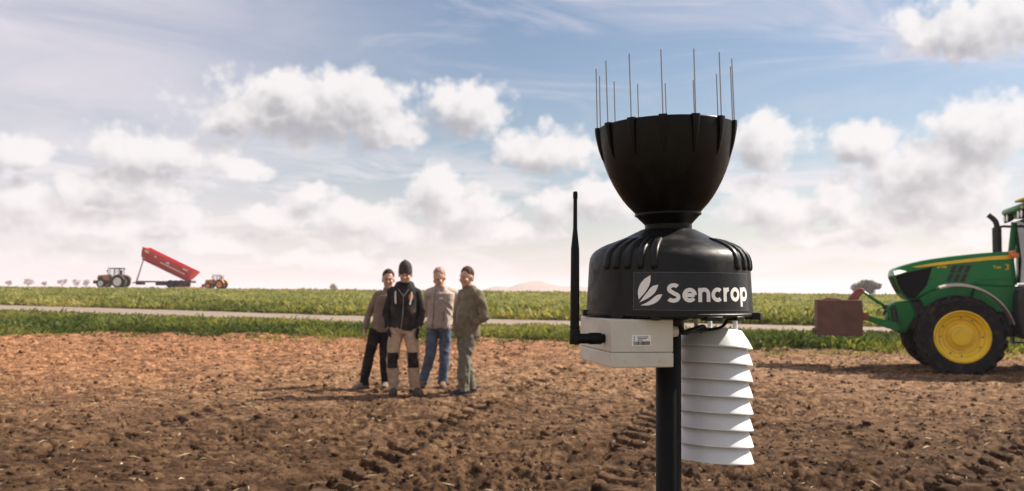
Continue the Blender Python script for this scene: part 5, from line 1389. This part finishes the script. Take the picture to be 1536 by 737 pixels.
for s in (1, -1):
    bm = bmesh.new(); bprism(bm, [(-.45, 1.72), (-.45, 1.86), (8.6, 1.86), (8.6, 1.72)], 1.24 * s, 1.16 * s); obj('top_rail', bm, M_RED, body)
    bm = bmesh.new(); bprism(bm, [(.1, .95), (.1, 1.03), (8.3, 1.03), (8.3, .95)], 1.26 * s, 1.20 * s); obj('side_rail', bm, M_RED_D, body)
    for x_ in (.2, 1.5, 3.0, 4.5, 6.0, 7.5, 8.1):
        bm = bmesh.new(); bprism(bm, [(x_, 1.04), (x_, 1.74), (x_ + .10, 1.74), (x_ + .10, 1.04)], 1.25 * s, 1.20 * s); obj('side_rib', bm, M_RED, body)
    for x0, x1, z0, z1 in ((7.3, 8.0, 1.30, 1.65), (5.9, 6.2, 1.15, 1.45), (3.6, 4.1, 1.08, 1.40), (.5, 1.3, 1.40, 1.65)):
        bm = bmesh.new(); bprism(bm, [(x0, z0), (x0, z1), (x1, z1), (x1, z0)], 1.275 * s, 1.255 * s); obj('marking', bm, M_PALE, body)
    bm = bmesh.new(); bprism(bm, [(.7, .78), (.7, .94), (5.0, .94), (5.0, .78)], 1.285 * s, 1.225 * s); obj('reflector_strip', bm, M_PALE, body)
    bm = bmesh.new(); bprism(bm, [(0, -.12), (0, .19), (8.1, .19), (8.1, -.12)], .58 * s, .44 * s); obj('underframe_beam', bm, M_RED_D, body)
bm = bmesh.new(); tube(bm, [(8.55, 0, 1.0), V(8.55, 0, 1.0).lerp(bt(8.15, 0, .1), .5), bt(8.15, 0, .1)], [.12, .10, .08], 10); obj('hydraulic_ram', bm, M_GREYPIPE, TRL)
bm = bmesh.new(); box(bm, (-.35, 0, 1.0), (.35, 1.9, .35)); obj('rear_bumper', bm, M_DARK, TRL, bevel=.04)
# spoil heap being tipped
bm = bmesh.new(); ell(bm, (-50.0, 131.8, zf + .05), (3.6, 1.6, .42), None, 24, 10)
heap = obj('earth_heap', bm, M_SOIL, None); tag(heap, 'low pale heap of earth below the raised red trailer', 'earth heap')

# ------------------------------------------------------------------ far trees
M_BARK = mat('bark', (0.10, 0.07, 0.05), .9, var=.2)
M_TREE_L = leaf_material('tree_leaves', (0.026, 0.034, 0.010), (0.055, 0.062, 0.018), (0.10, 0.085, 0.03), .25)
M_TREE_P = leaf_material('bare_twigs', (0.13, 0.085, 0.065), (0.20, 0.14, 0.11), (0.26, 0.19, 0.15), .2)
def tree(label, loc, wid, hgt, trunk_h, n, m_, leaf, group=None, seed=0):
    rg = random.Random(seed)
    t_ = tag(empty('tree', loc), label, 'tree', group)
    bm = bmesh.new(); tube(bm, [(0, 0, -.3), (.03 * wid, 0, trunk_h * .6), (0, .02 * wid, trunk_h * 1.2)], [.045 * wid, .032 * wid, .022 * wid], 8)
    cz = trunk_h + (hgt - trunk_h) * .45
    lobes = []
    for k in range(9):
        a = rg.uniform(0, 6.28); rr_ = rg.uniform(.15, .36) * wid
        c_ = (math.cos(a) * rr_, math.sin(a) * rr_ * .8, cz + rg.uniform(-.25, .28) * (hgt - trunk_h)); lobes.append((c_, rg.uniform(.14, .25) * wid))
        tube(bm, [(0, 0, trunk_h * .8), (c_[0] * .5, c_[1] * .5, (trunk_h + c_[2]) / 2), c_], [.020 * wid, .012 * wid, .005 * wid], 6)
    obj('trunk', bm, M_BARK, t_)
    P_, D_, Tn = [], [], []
    for i in range(n):
        c_, r_ = lobes[rg.randrange(len(lobes))]
        v_ = Vector((rg.gauss(0, 1), rg.gauss(0, 1), rg.gauss(0, 1))).normalized() * r_ * rg.random() ** .45
        v_.z *= (hgt - trunk_h) / wid * 1.25
        P_.append((c_[0] + v_.x, c_[1] + v_.y, max(trunk_h * .7, c_[2] + v_.z))); D_.append((rg.gauss(0, 1), rg.gauss(0, 1), rg.gauss(0, .8))); Tn.append(min(1, max(0, rg.gauss(.45, .2))))
    n_ = np.array(P_); leaves('crown', n_, np.array(D_), leaf * (.6 + .8 * rng.random(n)), leaf * .6 * (.6 + .8 * rng.random(n)), np.array(Tn), m_, t_)
    return t_
def far_at(az_, dist): return (math.sin(R(az_)) * dist, math.cos(R(az_)) * dist, 1.0)
tree('round green tree on the horizon just left of the green tractor nose', far_at(22.65, 235), 8.4, 4.2, .3, 6500, M_TREE_L, .46, seed=3)
for k, (a_, wd_, hg, lab) in enumerate(((-30.45, 9, 8, 'leftmost tiny bare tree on the far horizon'), (-29.45, 14, 11, 'second tiny bare tree from the left on the horizon'),
        (-28.62, 7, 7, 'small faint tree, third from the left on the horizon'), (-27.68, 15, 12, 'broadest of the tiny bare trees left of the orange tractor'),
        (-26.92, 10, 11, 'tiny bare tree, second left of the far orange tractor'), (-26.42, 9, 11, 'tiny bare tree closest to the far orange tractor'))):
    tree(lab, far_at(a_, 950), wd_ * .8, hg * .8, 2.2, 420, M_TREE_P, 1.0, 'bare trees on the far horizon', seed=20 + k)
tree('small reddish bush on the horizon left of the people', far_at(-11.75, 420), 4.2, 3.6, .5, 420, M_TREE_P, .55, seed=41)
# pale hills on the horizon
M_HILL = sward_material('far_hill', (0.26, 0.19, 0.14), (0.33, 0.25, 0.19), (0.25, 0.22, 0.12))
for a_, wd_, hg, dist in ((1.8, 95, 17, 1700), (4.2, 60, 12, 1750), (-.6, 50, 10, 1800), (5.8, 70, 9, 1900)):
    bm = bmesh.new(); nx, ny = 28, 12; vs = []
    for j in range(ny + 1):
        for i in range(nx + 1):
            u_, v_ = -1 + 2 * i / nx, -1 + 2 * j / ny; rr_ = math.hypot(u_, v_)
            vs.append(bm.verts.new((u_ * wd_, v_ * wd_, hg * max(0, 1 - rr_ * rr_) ** 1.3 * (.75 + .5 * float(vnoise(np.array([u_ * 3 + a_ * 5]), np.array([v_ * 3]))[0])) - .3)))
    for j in range(ny):
        for i in range(nx): k = j * (nx + 1) + i; bm.faces.new((vs[k], vs[k + 1], vs[k + nx + 2], vs[k + nx + 1]))
    h_ = obj('hill', bm, M_HILL, None, sharp=0); h_.location = far_at(a_, dist); tag(h_, kind='structure')

# ------------------------------------------------------------------ air: thin pale haze over the plain
bm = bmesh.new(); box(bm, (0, 1400, 11.0), (7000, 5200, 26.0))
hzb = obj('haze', bm, None, None, smooth=False)
hm = bpy.data.materials.new('haze_air'); hm.use_nodes = True; nt = hm.node_tree; nt.nodes.clear()
pv = nt.nodes.new('ShaderNodeVolumePrincipled'); pv.inputs['Color'].default_value = (0.92, 0.86, 0.97, 1); pv.inputs['Density'].default_value = 0.00040; pv.inputs['Anisotropy'].default_value = 0.2
mo = nt.nodes.new('ShaderNodeOutputMaterial'); nt.links.new(pv.outputs[0], mo.inputs['Volume'])
hzb.data.materials.append(hm)
tag(hzb, 'thin pale haze over the far fields', 'haze', kind='stuff')
